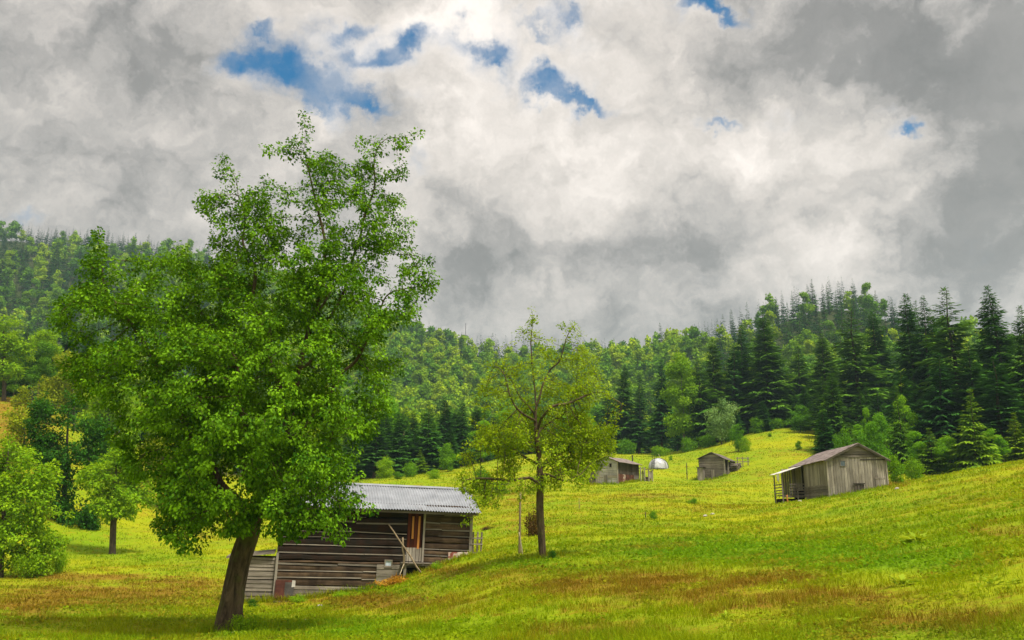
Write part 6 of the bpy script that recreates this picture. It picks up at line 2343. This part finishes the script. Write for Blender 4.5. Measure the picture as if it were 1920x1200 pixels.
def visible(x, y, z, h, w, con):
    """rough count of the pixels each tree shows, nearest first, with the terrain in the way"""
    Wb, Hb, k = 560, 320, 1920 / 480.0
    buf = np.zeros((Hb, Wb), bool)
    r = np.hypot(x, y)
    gpx, gpy = project(GX, GY, GZ)
    infront = (GY > 2)
    hor = {}
    vis = np.zeros(len(x), int)
    order = np.argsort(r)
    # terrain horizon per column of the fine part of the sheet
    el = (GZ - CAMZ) / np.hypot(GX, GY)
    run = np.maximum.accumulate(el, axis=0)
    rads = np.hypot(GX[:, 0], GY[:, 0])
    azs = np.arctan2(GX[0], GY[0])
    fin = np.where(np.abs(azs) < .75)[0]
    for i in order:
        a = math.atan2(x[i], y[i])
        ci = fin[np.argmin(np.abs(azs[fin] - a))]
        ri = max(0, np.searchsorted(rads, r[i]) - 2)
        zlim = CAMZ + run[ri, ci] * r[i]
        zb = max(z[i], zlim)
        if zb > z[i] + h[i] * .97:
            continue
        cx, y0 = project(x[i], y[i], z[i] + h[i])
        _, y1 = project(x[i], y[i], zb)
        hw = w[i] * FPX / r[i]
        rows = np.arange(int(y0 / k), int(y1 / k) + 1)
        rows = rows[(rows >= 0) & (rows < Hb)]
        cnt = 0
        for row in rows:
            t = (row * k - y0) / max(1, (project(x[i], y[i], z[i])[1] - y0))
            ww = hw * (min(1, t + .06) if con[i] else math.sqrt(max(.02, 1 - (2 * min(t, .9) - .9) ** 2))) * .72
            c0, c1 = int((cx - ww) / k) + 40, int((cx + ww) / k) + 41
            c0, c1 = max(0, c0), min(Wb, c1)
            if c1 <= c0:
                continue
            seg = buf[row, c0:c1]
            cnt += int((~seg).sum())
            seg[:] = True
        vis[i] = cnt
    return vis


TX, TY, TZ, TR, TPX, TCON, TH, TWD = scatter()
VIS = visible(TX, TY, TZ, TH, TWD, TCON)
print('forest candidates', len(TX), 'shown', (VIS > 0).sum(), 'conifers', (TCON & (VIS > 0)).sum())


def far_arrays():
    con = [conifer_mesh(25, 4.4, 1.55, 6, 2, .46, 51 + i, ragged=.3, taper=(.85, .7, 1.0)[i]) for i in range(3)]
    bro = [broadleaf_mesh(18, 4.9, 800, 1.35, 61 + i, low=.12, nl=16, coh=1.9, rag=.6) for i in range(3)]
    return con, bro


FCON, FBRO = far_arrays()
MCON = [conifer_mesh(25, 4.2, 1.0, 7, 3, .42, 71 + i, ragged=.3, taper=(.85, .75, 1.0)[i]) for i in range(3)]
MBRO = [broadleaf_mesh(18, 4.8, 2400, .80, 81 + i, low=.12, nl=18, coh=1.9, rag=.6) for i in range(3)]


def zone(px, r, con):
    k = 'dark conifer' if con else 'light green broadleaf tree'
    g = 'conifers' if con else 'broadleaf trees'
    if r < 300 and px > 1280:
        return k + ' within the dense stand behind the grey plank shed', g + ' of the stand behind the plank shed'
    if r < 300 and px > 640:
        return k + ' on the forest edge between log barn and far cabin', g + ' of the valley forest edge'
    if r < 300:
        return k + ' at the foot of the hillside behind the pear tree', g + ' at the hillside foot behind the pear tree'
    if px > 1280:
        return k + ' on the rounded wooded hill above the plank shed', g + ' of the rounded hill'
    if px > 900:
        return k + ' on the low wooded saddle between the two hills', g + ' of the wooded saddle'
    return k + ' on the long wooded hillside behind the pear tree', g + ' of the long hillside'


def build_forest():
    mods = {}
    for i in range(3):
        for key, arr, tr, lm in (('c', MCON[i], trunk_arrays(25, .32, 5, seed=i), 'needles'), ('b', MBRO[i], trunk_arrays(14, .3, 5, seed=i), 'wood_leaf')):
            V, F, tint = arr
            me = np_mesh('forest_tree', np.vstack([V, tr[0]]), [F, tr[1] + len(V)], {'tint': ('POINT', np.concatenate([tint, np.zeros(len(tr[0]))]))})
            me.materials.append(M[lm])
            me.materials.append(M['bark'])
            mi = np.concatenate([np.zeros(len(F), np.int32), np.ones(len(tr[1]), np.int32)])
            me.polygons.foreach_set('material_index', mi)
            mods[key, i] = me
    for con in (True, False):
        idx = np.where((TCON == con) & (VIS > 0))[0]
        idx = idx[np.argsort(-VIS[idx])]
        single, mass = idx[:262], idx[262:]
        nm = 'conifer_tree' if con else 'broadleaf_tree'
        for n, i in enumerate(single):
            lab, grp = zone(TPX[i], TR[i], con)
            p = (TX[i], TY[i], TZ[i] - .2)
            if TR[i] < 260:
                k = int(rng.integers(7 if con else 3))
                H, Rm = (25, CR[k]) if con else ((18, 20, 17)[k], (4.6, 4.2, 5.2)[k])
                stand(nm, (CON if con else BRO)[k], p, TWD[i] / Rm, TH[i] / H, lab, 'tree', grp)
            else:
                k = int(rng.integers(3))
                o = link(nm, mods['c' if con else 'b', k])
                H, Rm = (25, 4.2) if con else (18, 4.8)
                o.location = p
                o.rotation_euler = (rng.normal() * .03, rng.normal() * .03, rng.uniform(0, 6.28))
                o.scale = (TWD[i] / Rm, TWD[i] / Rm, TH[i] / H)
                tag(o, lab, 'tree', grp)
        # the rest of the wood, one mass
        Vs, Fs, T1, T2, off = [], [], [], [], 0
        for i in mass:
            V, F, tint = (FCON if con else FBRO)[int(rng.integers(3))]
            H, Rm = (25, 4.4) if con else (18, 4.9)
            a = rng.uniform(0, 6.28)
            c, s = math.cos(a), math.sin(a)
            sc = TWD[i] / Rm
            v = np.stack([(V[:, 0] * c - V[:, 1] * s) * sc + TX[i], (V[:, 0] * s + V[:, 1] * c) * sc + TY[i], V[:, 2] * TH[i] / H + TZ[i] - .2], 1)
            Vs.append(v)
            Fs.append(F + off)
            off += len(V)
            T1.append(tint)
            T2.append(np.full(len(V), rng.uniform()))
        me = np_mesh('forest', np.concatenate(Vs), [np.concatenate(Fs)], {'tint': ('POINT', np.concatenate(T1)), 'tone': ('POINT', np.concatenate(T2))})
        o = link('conifer_forest' if con else 'broadleaf_forest', me, None, [M['needles_far' if con else 'wood_leaf_far']])
        tag(o, ('dark conifers' if con else 'light green broadleaf trees') + ' massed together on the distant wooded hills', 'forest', kind='stuff')
        print('mass', con, len(mass), 'single', len(single))


build_forest()

build_grass()


# ------------------------------------------------------------------ the air
def build_haze():
    x0, x1, y0, y1 = -2500.0, 2500.0, -2500.0, 2500.0
    zb = float(min(GZ.min(), -10)) - 1.0
    zt = float(GZ.max()) + 32.0
    V = [(x0, y0, zb), (x1, y0, zb), (x1, y1, zb), (x0, y1, zb), (x0, y0, zt), (x1, y0, zt), (x1, y1, zt), (x0, y1, zt)]
    me = bpy.data.meshes.new('haze')
    me.from_pydata(V, [], [(3, 2, 1, 0), (4, 5, 6, 7), (0, 1, 5, 4), (1, 2, 6, 5), (2, 3, 7, 6), (3, 0, 4, 7)])
    m = bpy.data.materials.new('haze')
    m.use_nodes = True
    m.node_tree.nodes.clear()
    o = m.node_tree.nodes.new('ShaderNodeOutputMaterial')
    v = m.node_tree.nodes.new('ShaderNodeVolumePrincipled')
    v.inputs['Color'].default_value = (0.60, 0.86, 0.95, 1)
    v.inputs['Density'].default_value = HAZE
    v.inputs['Anisotropy'].default_value = 0.2
    m.node_tree.links.new(v.outputs[0], o.inputs['Volume'])
    h = link('haze', me, None, [m])
    tag(h, 'thin pale blue haze over the wooded hills', 'haze', kind='stuff')


HAZE = 0.00017
build_haze()
